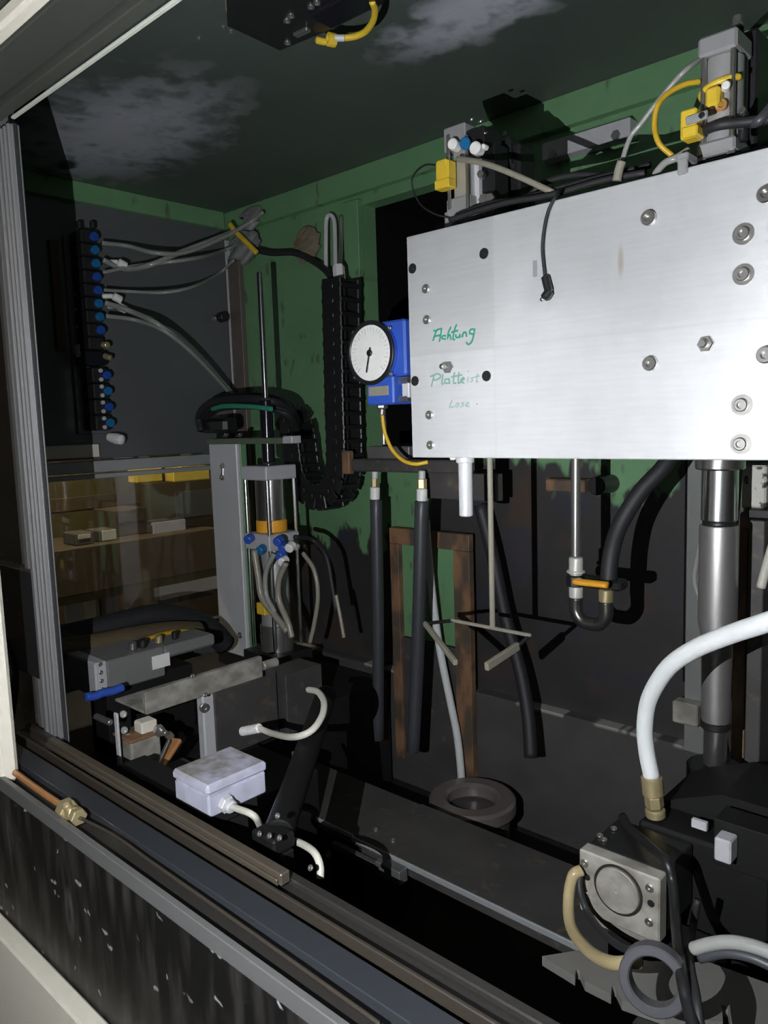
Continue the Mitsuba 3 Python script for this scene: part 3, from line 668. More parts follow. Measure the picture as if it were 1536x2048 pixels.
obj('pipe', tube(px((652, 538, 1.50), (652, 480, 1.51), (653, 440, 1.52), (660, 430, 1.52), (668, 440, 1.52), (670, 470, 1.51), (671, 540, 1.48)), .006, 10), 'grey_post', t, True)
obj('pipe', tube(px((682, 432, 1.53), (682, 480, 1.52), (680, 540, 1.48)), .006, 10), 'steel', t, True)
a, b = at(677, 532, Y=1.46), at(679, 560, Y=1.45); obj('nut', cyl(a, b, .016, 6), 'white', t)

# ------------------------------------------------------------------ grey post, cable loop and vertical cylinder
YC = 1.30
t = thing('grey_column', 'grey rectangular column with a pair of bright screws, standing left of the vertical cylinder', 'column')
xa, xb = at(428, 1080, Y=YC)[0], at(482, 1080, Y=YC)[0]
yb_ = at(500, 1080, X=xb)[1]; zt, zb = at(440, 882, Y=YC)[2], -.66
obj('body', box(xa, xb, YC, yb_, zb, zt, .003), 'grey_post', t)
obj('side_plate', box(xb + .0003, xb + .006, YC + .010, yb_, zb, zt - .01), 'green', t, label='thin green side plate')  # green layer over the right face of the column
for y in (932, 954): obj('screw', screw(at(446, y, Y=YC), (0, -1, 0), .0095, .5, .6), 'steel', t, 30)
c0, c1 = at(446, 934, Y=YC - .002), at(446, 952, Y=YC - .002); obj('link_pin', cyl(c0, c1, .005, 10), 'steel', t, 35)
obj('foot_screw', screw(at(482, 1270, Y=YC), (0, -1, 0), .009), 'steel', t, 30)
obj('foot_block', box(xa - .02, xb + .09, YC + .005, yb_ + .04, -.70, zb), 'black', t)
CY_ = 1.25; cx0 = at(541, 1000, Y=CY_)[0]
zz = lambda y: at(541, y, Y=CY_)[2]
V = lambda z: np.array([cx0, CY_, z])
t = thing('top_plate', 'dull green steel plate bridging the grey column and the cylinder rod', 'plate')
a = at(412, 878, Y=CY_ - .03); b = at(566, 878, Y=CY_ - .03)
obj('plate', box(a[0], b[0], CY_ - .03, CY_ + .03, zz(887), zz(875)), 'sill_green', t)
mat('sill_green', pr((.10, .125, .085), .5))
for x in (452, 480): obj('bolt', screw(at(x, 872, Y=CY_ + .03), (0, -.6, 1), .009), 'steel', t, 30)
obj('stop_block', fb(565, 872, 584, 887, CY_ - .034, .03), 'label_grey', t)
t = thing('cable_bundle', 'loose loop of black and green cables lying over the top of the grey column', 'cable bundle')
for k, (m, dy) in enumerate((('black_rubber', 0), ('black_rubber', 7), ('black_rubber', 14), ('black_rubber', -5))):
    obj('cable', tube(px((402 + 3 * k, 862, YC + .02 * k), (398 + 4 * k, 832 + dy, YC + .015 * k), (420 + 4 * k, 806 + dy, YC - .03 + .02 * k), (470, 798 + dy, YC - .05 + .02 * k), (530, 800 + dy, YC - .05 + .02 * k), (575, 815 + dy, YC + .02), (596, 850 + dy, YC + .10)), .0105, 8), m, t, True)
obj('green_cable', tube(px((425, 818, YC - .05), (450, 812, YC - .065), (500, 813, YC - .068), (545, 818, YC - .06)), .0065, 8), 'marker', t, True, label='green cable')
obj('tie', fb(400, 838, 450, 866, YC + .01, .05, .01), 'black', t)
t = thing('rod_cylinder', 'upright pneumatic cylinder with chrome rod, orange ring and blue fittings beside the grey column', 'pneumatic cylinder')
obj('rod', cyl(V(zz(1060)), V(at(517, 545, Y=CY_)[2]), .0072, 16), 'chrome', t, 35)
obj('rod_sleeve', cyl(V(zz(925)), V(zz(800)), .0165, 20), 'black_gloss', t, 35)
obj('lock_nut', hexnut(V(zz(928)), (0, 0, 1), .015, .03), 'chrome', t)
w = .050
obj('upper_cap', box(cx0 - w, cx0 + w, CY_ - w, CY_ + w, zz(958), zz(930), .003), 'label_grey', t)
obj('upper_barrel', cyl(V(zz(1040)), V(zz(956)), .038, 32), 'worn_rod', t, 35)
obj('orange_ring', cyl(V(zz(1062)), V(zz(1038)), .040, 32), 'orange', t, 35)
obj('middle_block', box(cx0 - w, cx0 + w, CY_ - w, CY_ + w, zz(1095), zz(1063), .003), 'label_grey', t)
obj('lower_barrel', cyl(V(zz(1245)), V(zz(1093)), .038, 32), 'aluminium', t, 35)
obj('lower_cap', cyl(V(zz(1295)), V(zz(1243)), .043, 32), 'steel', t, 35)
obj('base', box(cx0 - .07, cx0 + .07, CY_ - .06, CY_ + .06, -.70, zz(1293)), 'black', t)
for sx in (-1, 1):
    for sy in (-1, 1):
        q = np.array([sx * .044, sy * .044, 0]); obj('tie_rod', cyl(V(zz(1285)) + q, V(zz(957)) + q, .0045, 10), 'chrome', t, 35)
for x, y, m in ((503, 1074, 'blue'), (562, 1078, 'blue'), (572, 1092, 'blue'), (566, 1106, 'blue'), (527, 1096, 'cyan_cap'), (586, 1090, 'white'), (572, 1118, 'white')):
    c = at(x, y, Y=CY_ - .055); obj('fitting', cyl(c, c + np.array([.006, -.02, -.006]), .0115, 14), m, t, 35)
c = at(597, 1096, Y=CY_ - .04); obj('elbow_fitting', cyl(at(578, 1086, Y=CY_ - .05), c, .009, 12), 'label_grey', t, 35)
a, b = at(512, 1205, Y=CY_ - .06), at(530, 1232, Y=CY_ - .06); obj('sensor', box(a[0], b[0], CY_ - .06, CY_ - .04, b[2], a[2], .002), 'yellow', t, label='yellow sensor')
for pts, m, r, lab in (([(508, 1100), (516, 1150), (524, 1195), (548, 1228), (575, 1262)], 'beige_tube', .0085, 'beige tube curving down the left of the upright cylinder'),
                       ([(548, 1108), (532, 1145), (533, 1190), (550, 1225)], 'clear_tube', .0065, 'pale tube bowing left in front of the upright cylinder barrel'),
                       ([(572, 1126), (558, 1160), (558, 1200), (576, 1245), (584, 1275)], 'beige_tube', .0075, 'beige tube bowing left at the right side of the upright cylinder'),
                       ([(606, 1106), (628, 1140), (636, 1190), (629, 1245), (620, 1285)], 'beige_tube', .0055, 'thin beige tube hanging free right of the upright cylinder'),
                       ([(590, 1074), (625, 1080), (652, 1112), (664, 1170), (672, 1220)], 'black_rubber', .0055, 'black cable arching right from the blue fittings'),
                       ([(672, 1190), (680, 1230), (688, 1275)], 'beige_tube', .0045, 'short pale tube end hanging furthest right of the upright cylinder')):
    one('air_tube', tube([at(x, y, Y=CY_ - .085 if x < 600 else CY_ - .02) for x, y in pts], r, 8), m, lab, 'tube', smooth=True)

# ------------------------------------------------------------------ assembly at the lower left
one('machine_bed', box(-2.02, -1.40, .62, 1.50, -1.0, -.70), 'black_steel', 'black steel machine bed carrying the grey motor block and the bracket bar', 'machine bed')
t = thing('motor_block', 'dull grey motor block with a pale label, lying behind the long bracket bar', 'motor')
XM = -1.50
tl, bl = at(213, 1323, X=XM), at(220, 1384, X=XM); tr = at(328, 1290, X=XM); te = at(432, 1262, X=XM)
obj('body', box(XM - .13, XM, tl[1], tr[1], bl[2], tl[2], .003), 'motor_grey', t)
obj('end_plate', box(XM - .125, XM + .003, tl[1] - .028, tl[1] - .0005, bl[2] - .006, tl[2] + .003, .003), 'label_grey', t)
obj('tail', box(XM - .09, XM - .002, tr[1] + .0005, te[1], (bl[2] + tl[2]) / 2 + .003, tl[2] - .002, .006), 'motor_grey', t)
a, b = at(303, 1312, X=XM + .001), at(340, 1330, X=XM + .001)
obj('label_plate', box(XM + .0005, XM + .003, a[1], b[1], b[2], a[2] - .002, .0005), 'white', t, label='pale blank label')
for i in range(4):
    obj('end_bolt', screw((XM + .003, tl[1] - .016, bl[2] + .012 + i * .018), (1, 0, 0), .0045), 'steel', t, 30)
obj('foot', box(XM - .11, XM - .03, tl[1] + .01, te[1] - .05, -.70, bl[2]), 'black', t)
for i, (x, y) in enumerate(((285, 1283), (265, 1290), (318, 1284), (350, 1278))):
    c = at(x, y, X=XM - .03); c[2] = tl[2] + .001
    obj('top_fitting', cyl(c, c + np.array([0, 0, .018]), .010 - .001 * i, 12), ('black', 'steel', 'brass', 'black')[i], t, 35)
one('drag_hose', tube([at(x, y, X=-1.72) for x, y in ((60, 1262), (110, 1276), (180, 1262), (250, 1244), (310, 1232), (370, 1238), (420, 1258), (450, 1290))], .030, 12), 'black_rubber', 'thick black hose arching in front of the left window', 'hose', smooth=True)
one('drag_hose', tube([at(x, y, X=-1.64) for x, y in ((70, 1306), (130, 1296), (200, 1286), (270, 1272), (340, 1262), (400, 1262))], .024, 12), 'brown', 'brown grimy hose lying over the grey motor block', 'hose', smooth=True)
one('motor_lead', tube([at(x, y, X=-1.60) for x, y in ((275, 1288), (300, 1278), (335, 1268), (370, 1264), (392, 1268))], .0075, 8), 'dark_yellow', 'orange-yellow cable lying over the top of the grey motor block', 'cable', smooth=True)
one('blue_hose', tube([at(x, y, X=-1.42) for x, y in ((172, 1394), (190, 1392), (205, 1386), (225, 1382), (246, 1374))], .0085, 10), 'blue', 'short bright blue hose under the end of the grey motor block', 'hose', smooth=True)
t = thing('bracket_bar', 'long flat bar of scuffed aluminium set on edge in front of the grey motor block', 'bar')
ba, bb = at(290, 1391, X=-1.30), at(524, 1312, X=-1.30)
obj('bar', box(-1.312, -1.30, ba[1], bb[1], -.536, -.491, .001), 'dirty_aluminium', t)
obj('shelf', box(-1.42, -1.3125, ba[1], ba[1] + .14, -.536, -.531, .001), 'dirty_aluminium', t)
for x, y in ((385, 1352), (410, 1390)): obj('bolt', screw(at(x, y, X=-1.298), (1, 0, .3), .0045), 'steel', t, 30)
c = at(532, 1330, X=-1.305); obj('end_stud', cyl(c + np.array([0, -.01, 0]), c + np.array([0, .03, 0]), .010, 14), 'dirty_aluminium', t, 35)
t = thing('stop_assembly', 'small clamp assembly of steel brackets, a white block and a copper lever beside the sill', 'clamp')
obj('upright', sb(233, 1428, 246, 1540, -1.26, .012), 'grey_post', t)
a, b = at(283, 1448, X=-1.26), at(318, 1480, X=-1.26); obj('white_block', box(-1.29, -1.26, a[1], b[1], b[2], a[2], .003), 'pillar', t, label='yellowed white block')
a, b = at(262, 1488, X=-1.25), at(328, 1560, X=-1.25); obj('housing', box(-1.31, -1.25, a[1], b[1], b[2], a[2], .004), 'dirty_aluminium', t)
obj('housing_lid', box(-1.312, -1.248, a[1] - .003, b[1] + .003, a[2], a[2] + .006, .002), 'rust', t)
c = at(316, 1459, X=-1.25); obj('fitting', [hexnut(c, (1, -.2, 0), .011, .014), cyl(c, c + np.array([.03, 0, 0]), .005, 10)], 'steel', t, 30)
c = at(336, 1470, X=-1.24); obj('fitting', hexnut(c, (1, -.2, .1), .008, .014), 'steel', t)
obj('lever', obox(at(356, 1478, X=-1.22), at(318, 1536, X=-1.20), .020, .010, (0, 0, 1), .003), 'copper', t, label='copper coloured lever')
obj('lever_bar', obox(at(338, 1480, X=-1.205), at(306, 1552, X=-1.185), .006, .006), 'steel', t)
for x, y in ((248, 1460), (256, 1474), (252, 1516), (246, 1428)):
    obj('bolt', screw(at(x, y, X=-1.282), (1, -.4, .2), .007), 'steel', t, 30)
obj('pin', cyl(at(190, 1432, X=-1.34), at(222, 1446, X=-1.30), .006, 12), 'steel', t, 35)
obj('base', box(-1.32, -1.19, .66, .80, -.70, -.655), 'dark_steel', t)
t = thing('guide_plate', 'dark steel guide plate with a pale left edge below the bracket bar', 'plate')
a, b = at(428, 1392, X=-1.34), at(545, 1474, X=-1.34)
obj('plate', box(-1.36, -1.34, a[1], b[1] + .02, -.70, -.54, .002), 'dark_steel', t)
obj('edge_strip', box(-1.362, -1.338, a[1] - .030, a[1] - .001, -.70, -.535, .003), 'grey_post', t)
obj('bolt', screw(at(408, 1415, X=-1.338), (1, -.3, 0), .010), 'steel', t, 30)
obj('rear_block', box(-1.40, -1.32, b[1] + .03, b[1] + .14, -.70, -.56), 'dark_steel', t)
t = thing('lower_structure', 'dark cross member on the floor behind the grey junction box', 'cross member')
obj('beam', box(-1.39, -1.14, .56, 1.00, -.86, -.701), 'black_steel', t)
obj('shelf', box(-.905, -.850, .55, .63, -.535, -.5155), 'black_steel', t)
obj('shelf_arm', box(-1.14, -.86, .57, .62, -.80, -.536), 'black_steel', t)
t = thing('junction_box', 'grimy grey junction box with a dirty lid beside the sill rail', 'junction box')
jx0, jx1, jy0, jy1 = -.924, -.8375, .540, .641
obj('body', box(jx0 + .002, jx1 - .002, jy0 + .002, jy1 - .002, -.515, -.4825, .003), 'junction', t)
obj('lid', box(jx0, jx1, jy0, jy1, -.4825, -.468, .004), 'junction', t)
c = np.array([jx1 - .002, .567, -.501]); obj('gland', [hexnut(c, (1, 0, -.1), .012, .010), cyl(c + np.array([.008, 0, 0]), c + np.array([.018, 0, -.002]), .009, 14)], 'grey_post', t, 30)
cs = np.array([jx1 + .012, .567, -.502])
one('box_cable', tube([cs] + px((506, 1630, .567), (522, 1654, .59), (545, 1672, .60), (575, 1680, .60), (600, 1686, .59), (628, 1704, .575), (640, 1730, .57), (641, 1758, .565)), .0046, 10), 'pale_cable',
    'pale cable leaving the junction box and passing behind the black strut', 'cable', smooth=True)
one('loop_lead', tube(px((484, 1462, .80), (510, 1455, .80), (545, 1467, .80), (585, 1474, .74), (622, 1462, .75), (644, 1432, .78), (648, 1404, .81), (636, 1384, .84), (616, 1379, .86)), .0055, 10), 'pale_cable',
    'white cable looping behind the junction box', 'cable', smooth=True)
c0, c1 = at(484, 1463, Y=.798), at(520, 1456, Y=.802)
t = thing('lead_plug', 'white plug at the left end of the looping white cable', 'plug'); obj('plug', cyl(c0, c1, .0085, 14), 'white', t, 35)
t = thing('black_strut', 'black leaning strut standing between the junction box and the cross beam', 'strut')
obj('rod', cyl(at(652, 1390, Y=.92), at(558, 1668, Y=.575), .019, 20), 'matte_black', t, 35)
obj('inner_rod', cyl(at(612, 1480, Y=.80), at(540, 1660, Y=.57), .009, 14), 'black_gloss', t, 35)
obj('clip', obox(at(586, 1504, Y=.76), at(590, 1530, Y=.74), .005, .004), 'steel', t)
a = at(548, 1672, Y=.56); obj('foot', box(a[0] - .028, a[0] + .018, .545, .580, a[2] - .016, a[2] + .005, .003), 'matte_black', t)
obj('foot_leg', box(a[0] - .02, a[0] + .02, .552, .575, -1.0, a[2] - .016), 'matte_black', t)
for x, y in ((520, 1668), (540, 1672), (556, 1632), (560, 1676), (622, 1736)): obj('screw', screw(at(x, y, Y=.5435), (0, -1, .6), .0036), 'steel', t, 30)

# ------------------------------------------------------------------ cross beam, steel ring, floor items
t = thing('cross_beam', 'long flat steel beam crossing the dark pit in the foreground', 'beam')
xj = -1.008
obj('left_length', box(-1.40, xj - .001, .992, 1.166, -.822, -.800, .001), 'dark_steel', t)
obj('right_length', box(xj + .001, .50, .985, 1.168, -.826, -.7985, .001), 'dark_steel', t)
obj('front_lip', box(-1.03, .50, .980, .9845, -.808, -.7970, .0012), 'rail_alu', t)
obj('front_lip', box(-1.40, -1.031, .987, .9915, -.808, -.7990, .0012), 'rail_alu', t)
a, b = at(760, 1705, Y=.97), at(810, 1766, Y=.97); obj('hanger_block', box(a[0], b[0], .955, .979, b[2], -.803, .002), 'sill_grey', t)
obj('leg', box(-1.12, -1.02, 1.0, 1.14, -1.0, -.827), 'black', t); obj('leg', box(.10, .2, 1.0, 1.14, -1.0, -.827), 'black', t)
for x, y in ((752, 1660), (786, 1682)): obj('bolt', screw(at(x, y, Z=-.7985), (0, 0, 1), .006), 'steel', t, 30)
t = thing('beam_bracket', 'dark bracket plate with bolt under the left length of the cross beam', 'bracket')
obj('plate', fb(662, 1684, 752, 1742, .962, .012), 'dark_steel', t); obj('bolt', screw(at(658, 1708, Y=.955), (0, -1, .2), .008), 'steel', t, 30)
t = thing('steel_ring', 'thick steel ring lying on a block behind the cross beam', 'ring')
rc = np.array([-1.02, 1.362, -.862])
obj('ring', ring(rc - np.array([0, 0, .036]), (0, 0, 1), .058, .100, .036, 56), 'steel_ring', t, 40)
one('ring_block', cyl(rc - np.array([0, 0, .138]), rc - np.array([0, 0, .0365]), .085, 32), 'dark_steel', 'round dark block under the steel ring', 'block')
scene['mat_steel_ring'] = pr((.22, .19, .18), .3, .5)

# ------------------------------------------------------------------ below the plate
t = thing('guide_pin', 'short bright chrome guide pin sticking out below the left end of the plate', 'pin')
PYc = 1.10
a = at(930, 900, Y=PYc); zb = at(930, 1032, Y=PYc)[2]; z9 = at(930, 926, Y=PYc)[2]
obj('pin', cyl((a[0], PYc, zb), (a[0], PYc, PZ0 + .012), .0125, 24), 'bright_pin', t, 35)
obj('collar', cyl((a[0], PYc, z9), (a[0], PYc, PZ0 + .0122), .0165, 24), 'bright_pin', t, 35)
c = at(906, 920, Y=PYc); obj('small_bolt', cyl(c, (c[0], c[1], PZ0 + .0122), .006, 12), 'white', t, 35)
t = thing('manifold_bar', 'dark steel manifold bar behind the lower left edge of the plate', 'manifold')
a, b = at(700, 918, Y=1.36), at(905, 948, Y=1.36); obj('bar', box(a[0], b[0] + .02, 1.36, 1.42, b[2], a[2], .004), 'dark_steel', t)
obj('bracket', box(b[0] - .1, b[0] + .1, 1.38, 1.41, b[2] - .06, b[2]), 'dark_steel', t)
obj('wall_arm', box(a[0] + .05, a[0] + .09, 1.42, YB - .001, b[2], a[2]), 'dark_steel', t)
for k, (x0, y0, x1, y1, Y, r, lab) in enumerate(((752, 1000, 756, 1478, 1.38, .0150, 'dark grey hose hanging straight down below the gauge, further back with white ferrule'),
                                                 (843, 1003, 826, 1502, 1.33, .0155, 'dark grey hose hanging straight down in front of the rusty frame, brass ferrule'))):
    t = thing('grey_hose', lab, 'hose')
    p0, p1 = at(x0, y0, Y=Y), at(x1, y1, Y=Y)
    obj('hose', tube([p0, (p0 + p1) / 2 + np.array([.004, 0, 0]), p1], r, 14), 'hose_grey', t, True)
    q = lambda y: at(x0 - (2 if k == 0 else -1), y, Y=Y)
    obj('ferrule', cyl(q(y0 - 1), q(y0 - 26), .0125, 16), 'white', t, 35, label='white ferrule')
    obj('brass_nut', hexnut(q(y0 - 26), (0, 0, 1), .0115 if k else .009, .022), 'brass', t)
    obj('nipple', cyl(q(y0 - 42), q(y0 - 62), .008, 12), 'grey_post', t, 35)
t = thing('rusty_frame', 'rusty steel door frame with a green panel on the back wall below the plate', 'frame')
YW = 1.505
fx0, fx1 = at(778, 1070, Y=YW)[0], at(937, 1070, Y=YW)[0]; fz1 = at(850, 1062, Y=YW)[2]; fzb = -.92
obj('top_rail', box(fx0, fx1, YW, YW + .02, fz1 - .042, fz1), 'rust', t)
obj('stile', box(fx0, fx0 + .030, YW, YW + .02, fzb, fz1 - .0425), 'rust', t); obj('stile', box(fx1 - .050, fx1, YW, YW + .02, fzb, fz1 - .0425), 'rust', t)
z_ = at(850, 1285, Y=YW)[2]; obj('lower_panel', box(fx0 + .0305, fx1 - .0505, YW + .006, YW + .018, fzb, z_ - .002), 'dark_steel', t)
obj('panel', box(fx0 + .0305, fx1 - .0505, YW + .016, YW + .020, z_, fz1 - .0425, .0005), 'green', t, label='green panel')
one('white_hose', tube(px((852, 1040, 1.44), (857, 1110, 1.45), (866, 1200, 1.46), (880, 1300, 1.47), (900, 1400, 1.48), (914, 1470, 1.485), (922, 1545, 1.485), (926, 1640, 1.49), (927, 1700, 1.495)), .0098, 12), 'white_hose', 'white hose hanging down behind the grey hose towards the steel ring', 'hose', smooth=True)
one('black_hose', tube(px((960, 1010, 1.46), (985, 1110, 1.46), (1010, 1230, 1.46), (1040, 1340, 1.44), (1056, 1430, 1.42), (1062, 1515, 1.40)), .015, 12), 'black_rubber', 'black hose hanging slantwise against the dark back wall behind the hanger rod', 'hose', smooth=True)
t = thing('rod_hanger', 'thin tan hanger rod with a crossbar and two short slanting bars below the plate', 'hanger')
a, b = at(984, 905, Y=1.06), at(985, 1256, Y=1.06)
obj('rod', cyl((b[0], 1.06, b[2]), (b[0], 1.06, PZ0 + .0122), .0048, 10), 'beige_tube', t, 35)
obj('crossbar', obox(at(902, 1240, Y=1.06), at(1062, 1271, Y=1.06), .006, .006), 'beige_tube', t)
obj('slanting_bar', obox(at(850, 1247, Y=1.06), at(912, 1326, Y=.98), .008, .010), 'beige_tube', t)
obj('slanting_bar', obox(at(972, 1334, Y=.97), at(1036, 1292, Y=1.06), .008, .014), 'beige_tube', t)
obj('arm', obox(at(850, 1247, Y=1.06), at(908, 1241, Y=1.06), .006, .006), 'black', t)
obj('arm', obox(at(1036, 1292, Y=1.06), at(1060, 1271, Y=1.06), .006, .006), 'black', t)
t = thing('ball_valve', 'ball valve with an orange lever hanging on a thin pipe below the plate', 'valve')
BY = 1.22
vx = at(1152, 1130, Y=BY)[0]; zq = lambda y: at(1152, y, Y=BY)[2]
PV = lambda z, x=vx, y=BY: np.array([x, y, z])
obj('pipe', cyl(PV(zq(1114)), PV(PZ0 + .0122), .0085, 14), 'steel', t, 35)
obj('union', [cyl(PV(zq(1150)), PV(zq(1114)), .0125, 18), cyl(PV(zq(1146)), PV(zq(1140)), .0165, 18)], 'nickel', t, 35)
obj('body', [cyl(PV(zq(1172)), PV(zq(1150)), .018, 8), box(vx - .012, vx + .085, BY - .004, BY + .03, zq(1172), zq(1152), .004)], 'black', t)
xr = at(1212, 1190, Y=BY)[0]
obj('lower_union', cyl(PV(zq(1196)), PV(zq(1170)), .0125, 18), 'nickel', t, 35)
obj('right_union', cyl(PV(zq(1196), xr), PV(zq(1170), xr), .0125, 18), 'brass', t, 35)
obj('return_bend', tube([PV(zq(1194)), PV(zq(1222)), PV(zq(1240), vx + .012), PV(zq(1243), (vx + xr) / 2), PV(zq(1240), xr - .012), PV(zq(1222), xr), PV(zq(1194), xr)], .0120, 12), 'cap_black_chrome', t, True)
scene['mat_cap_black_chrome'] = pr((.16, .16, .15), .3, .9)
a, b = at(1150, 1163, Y=BY - .03), at(1216, 1170, Y=BY - .03)
obj('lever', tube([a, (a + b) / 2, b], .0100, 12, 4, .6), 'orange', t, True, label='orange lever')
obj('lever_hub', cyl(at(1158, 1163, Y=BY - .026), at(1158, 1163, Y=BY), .009, 12), 'black', t, 35)
obj('side_tab', fb(1132, 1152, 1142, 1166, BY, .01), 'steel', t)
one('black_hose', tube(px((1216, 1172, BY + .01), (1222, 1110, BY + .02), (1240, 1050, BY + .04), (1280, 985, BY + .06), (1322, 940, BY + .08), (1352, 900, BY + .10)), .0145, 12), 'black_rubber', 'black hose curving up from the ball valve to the plate', 'hose', smooth=True)
t = thing('pipe_bracket', 'brownish bracket block on the back wall beside the valve pipe', 'bracket')
obj('block', fb(1090, 958, 1168, 986, 1.50, .058, .003), 'rust', t); c = at(1192, 972, Y=1.49)
obj('cap', cyl(c, (c[0], YB - .001, c[2]), .020, 20), 'black', t, 35)  # black disc to the right of the block
# columns
t = thing('press_column', 'thick bright steel guide column below the right half of the plate', 'column')
QX, QY = -.42, 1.20; zc = lambda y: at(1432, y, Y=QY)[2]
Q = lambda z: np.array([QX, QY, z])
obj('collar', cyl(Q(zc(938)), Q(PZ0 + .0122), .0355, 36), 'worn_rod', t, 35)
obj('upper_shaft', cyl(Q(zc(1041)), Q(zc(937)), .0262, 40), 'chrome', t, 35)
obj('groove', cyl(Q(zc(1050)), Q(zc(1040)), .0240, 36), 'black', t, 35)
obj('main_shaft', lathe(Q(zc(1442)), (0, 0, 1), [(0, .0205), (.02, .0215), (.13, .0225), (.16, .0285), (zc(1049) - zc(1442) - .003, .0285), (zc(1049) - zc(1442), .0265)], 40), 'column_steel', t, 35)
obj('black_band', cyl(Q(zc(1456)), Q(zc(1441)), .0225, 36), 'black', t, 35)
obj('lower_shaft', cyl(Q(zc(1530)), Q(zc(1455)), .0175, 30), 'worn_rod', t, 35)
obj('seat', cyl(Q(-.797), Q(zc(1530)), .042, 30), 'black', t, 35)
t = thing('rear_rail', 'tall dark steel rail on the back wall left of the thick bright column', 'rail')
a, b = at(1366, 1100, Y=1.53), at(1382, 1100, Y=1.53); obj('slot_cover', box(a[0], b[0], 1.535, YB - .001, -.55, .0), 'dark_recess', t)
c = at(1402, 1100, Y=1.50); obj('rail', box(b[0] + .002, c[0] + .03, 1.50, YB - .001, -.68, .02), 'motor_grey', t)
a, b = at(1352, 1395, Y=1.49), at(1402, 1450, Y=1.49); obj('pale_block', box(a[0], b[0], 1.47, 1.50, b[2], a[2], .003), 'dirty_aluminium', t)
t = thing('rear_post', 'dark upright post with a peeling cream block on top, right of the bright column', 'post')
a, b = at(1484, 930, Y=1.30), at(1531, 1017, Y=1.30); obj('painted_block', box(a[0], b[0], 1.30, 1.38, b[2], a[2], .003), 'peeled', t, label='peeling cream painted block')
a, b = at(1470, 1056, Y=1.32), at(1497, 1056, Y=1.32); obj('rust_plate', box(a[0], b[0], 1.32, 1.335, -.72, a[2]), 'rust_red', t)
a, b = at(1499, 1040, Y=1.30), at(1530, 1040, Y=1.30); obj('post', box(a[0], b[0], 1.30, 1.36, -1.0, a[2]), 'dark_steel', t)
a, b = at(1494, 1018, Y=1.285), at(1550, 1039, Y=1.285); obj('cap', box(a[0], b[0], 1.285, 1.37, b[2], a[2]), 'black', t)
def f_peeled(p, n, uv):
    w = fbm(p.x * 70, p.y * 20, p.z * 50, 4)
    return mix([.46, .45, .41], [.05, .045, .04], smoothstep(.60, .68, w))
mat('peeled', pr(proc(f_peeled), .6))
def f_rustred(p, n, uv):
    w = fbm(p.x * 40, p.y * 20, p.z * 14, 4)
    return mix([.10, .06, .045], [.24, .17, .11], smoothstep(.35, .7, w))
mat('rust_red', pr(proc(f_rustred), .6))
one('side_hose', tube(px((1580, 980, 1.24), (1552, 1070, 1.24), (1534, 1130, 1.24), (1522, 1175, 1.24)), .007, 10), 'pale_cable', 'pale hose slanting in at the right edge beside the dark post', 'hose', smooth=True)
one('wall_tube', tube(px((1480, 915, 1.36), (1476, 980, 1.36), (1470, 1050, 1.37), (1466, 1100, 1.38)), .0058, 8), 'clear_tube', 'clear tube hanging just right of the thick bright column', 'tube', smooth=True)
one('wall_tube', tube(px((1404, 1070, 1.36), (1394, 1120, 1.36), (1389, 1160, 1.36), (1400, 1202, 1.36)), .0045, 8), 'clear_tube', 'thin clear tube bowing left behind the thick bright column', 'tube', smooth=True)

# ------------------------------------------------------------------ gripper unit at the lower right
GYf = .85
gx0, gx1 = at(1158, 1756, Y=GYf)[0], at(1319, 1812, Y=GYf)[0]
gz1, gz0 = -.5555, -.640
t = thing('gripper_unit', 'square aluminium gripper block with a round disc in its face, black housing behind', 'gripper')
obj('front_plate', box(gx0, gx1, GYf, GYf + .022, gz0, gz1, .002), 'dirty_aluminium', t)
obj('body', box(gx0 + .002, gx1 - .001, GYf + .0222, GYf + .105, gz0 + .002, gz1 - .001, .002), 'black', t)
c = at(1236, 1780, Y=GYf)
obj('disc_groove', ring(c, (0, -1, 0), .0290, .0325, .0008, 40), 'sill_dark', t, 40)
obj('disc', lathe(c, (0, -1, 0), [(0, .0285), (.003, .0285), (.004, .0275), (.0042, .003), (.003, .002)], 40), 'dirty_aluminium', t, 35)
for x, y in ((1170, 1725), (1171, 1789), (1300, 1775), (1299, 1843)): obj('bolt', screw(at(x, y, Y=GYf), (0, -1, 0), .0052), 'steel', t, 30)
for x, y in ((1174, 1754), (1302, 1807)): cc_ = at(x, y, Y=GYf); obj('hole_plug', cyl(cc_ + np.array([0, .001, 0]), cc_ + np.array([0, -.0006, 0]), .0045, 16, .0001), 'black', t, 35)
for x, y in ((1200, 1672), (1208, 1680), (1228, 1658)): obj('top_bolt', screw(at(x, y, Z=gz1), (0, 0, 1), .0045), 'steel', t, 30)
c = at(1142, 1744, Y=GYf + .02); obj('side_port', hexnut((gx0 - .012, GYf + .02, c[2]), (1, 0, 0), .008, .013), 'steel', t)
obj('lower_jaw', box(gx0 + .008, gx1 - .02, GYf + .012, GYf + .09, gz0 - .022, gz0 - .0005, .004), 'dirty_aluminium', t)
obj('mount', box(gx0 + .03, gx1 + .05, GYf + .02, GYf + .09, -.74, gz0 - .0225), 'black', t)
t = thing('drive_housing', 'black drive housing behind the gripper block, carrying the white hose fitting', 'housing')
hx0, hx1 = gx0 + .030, gx0 + .20
obj('body', box(hx0, hx1, GYf + .108, 1.16, -.73, gz1 + .004, .004), 'matte_black', t)
obj('cover', prism(Polygon([(hx0, gz1 + .004), (hx1, gz1 + .004), (hx1, gz1 + .045), (hx0 + .09, gz1 + .045), (hx0 + .03, gz1 + .02)]), (0, 1.15, 0), (1, 0, 0), (0, 0, 1), .13), 'matte_black', t)
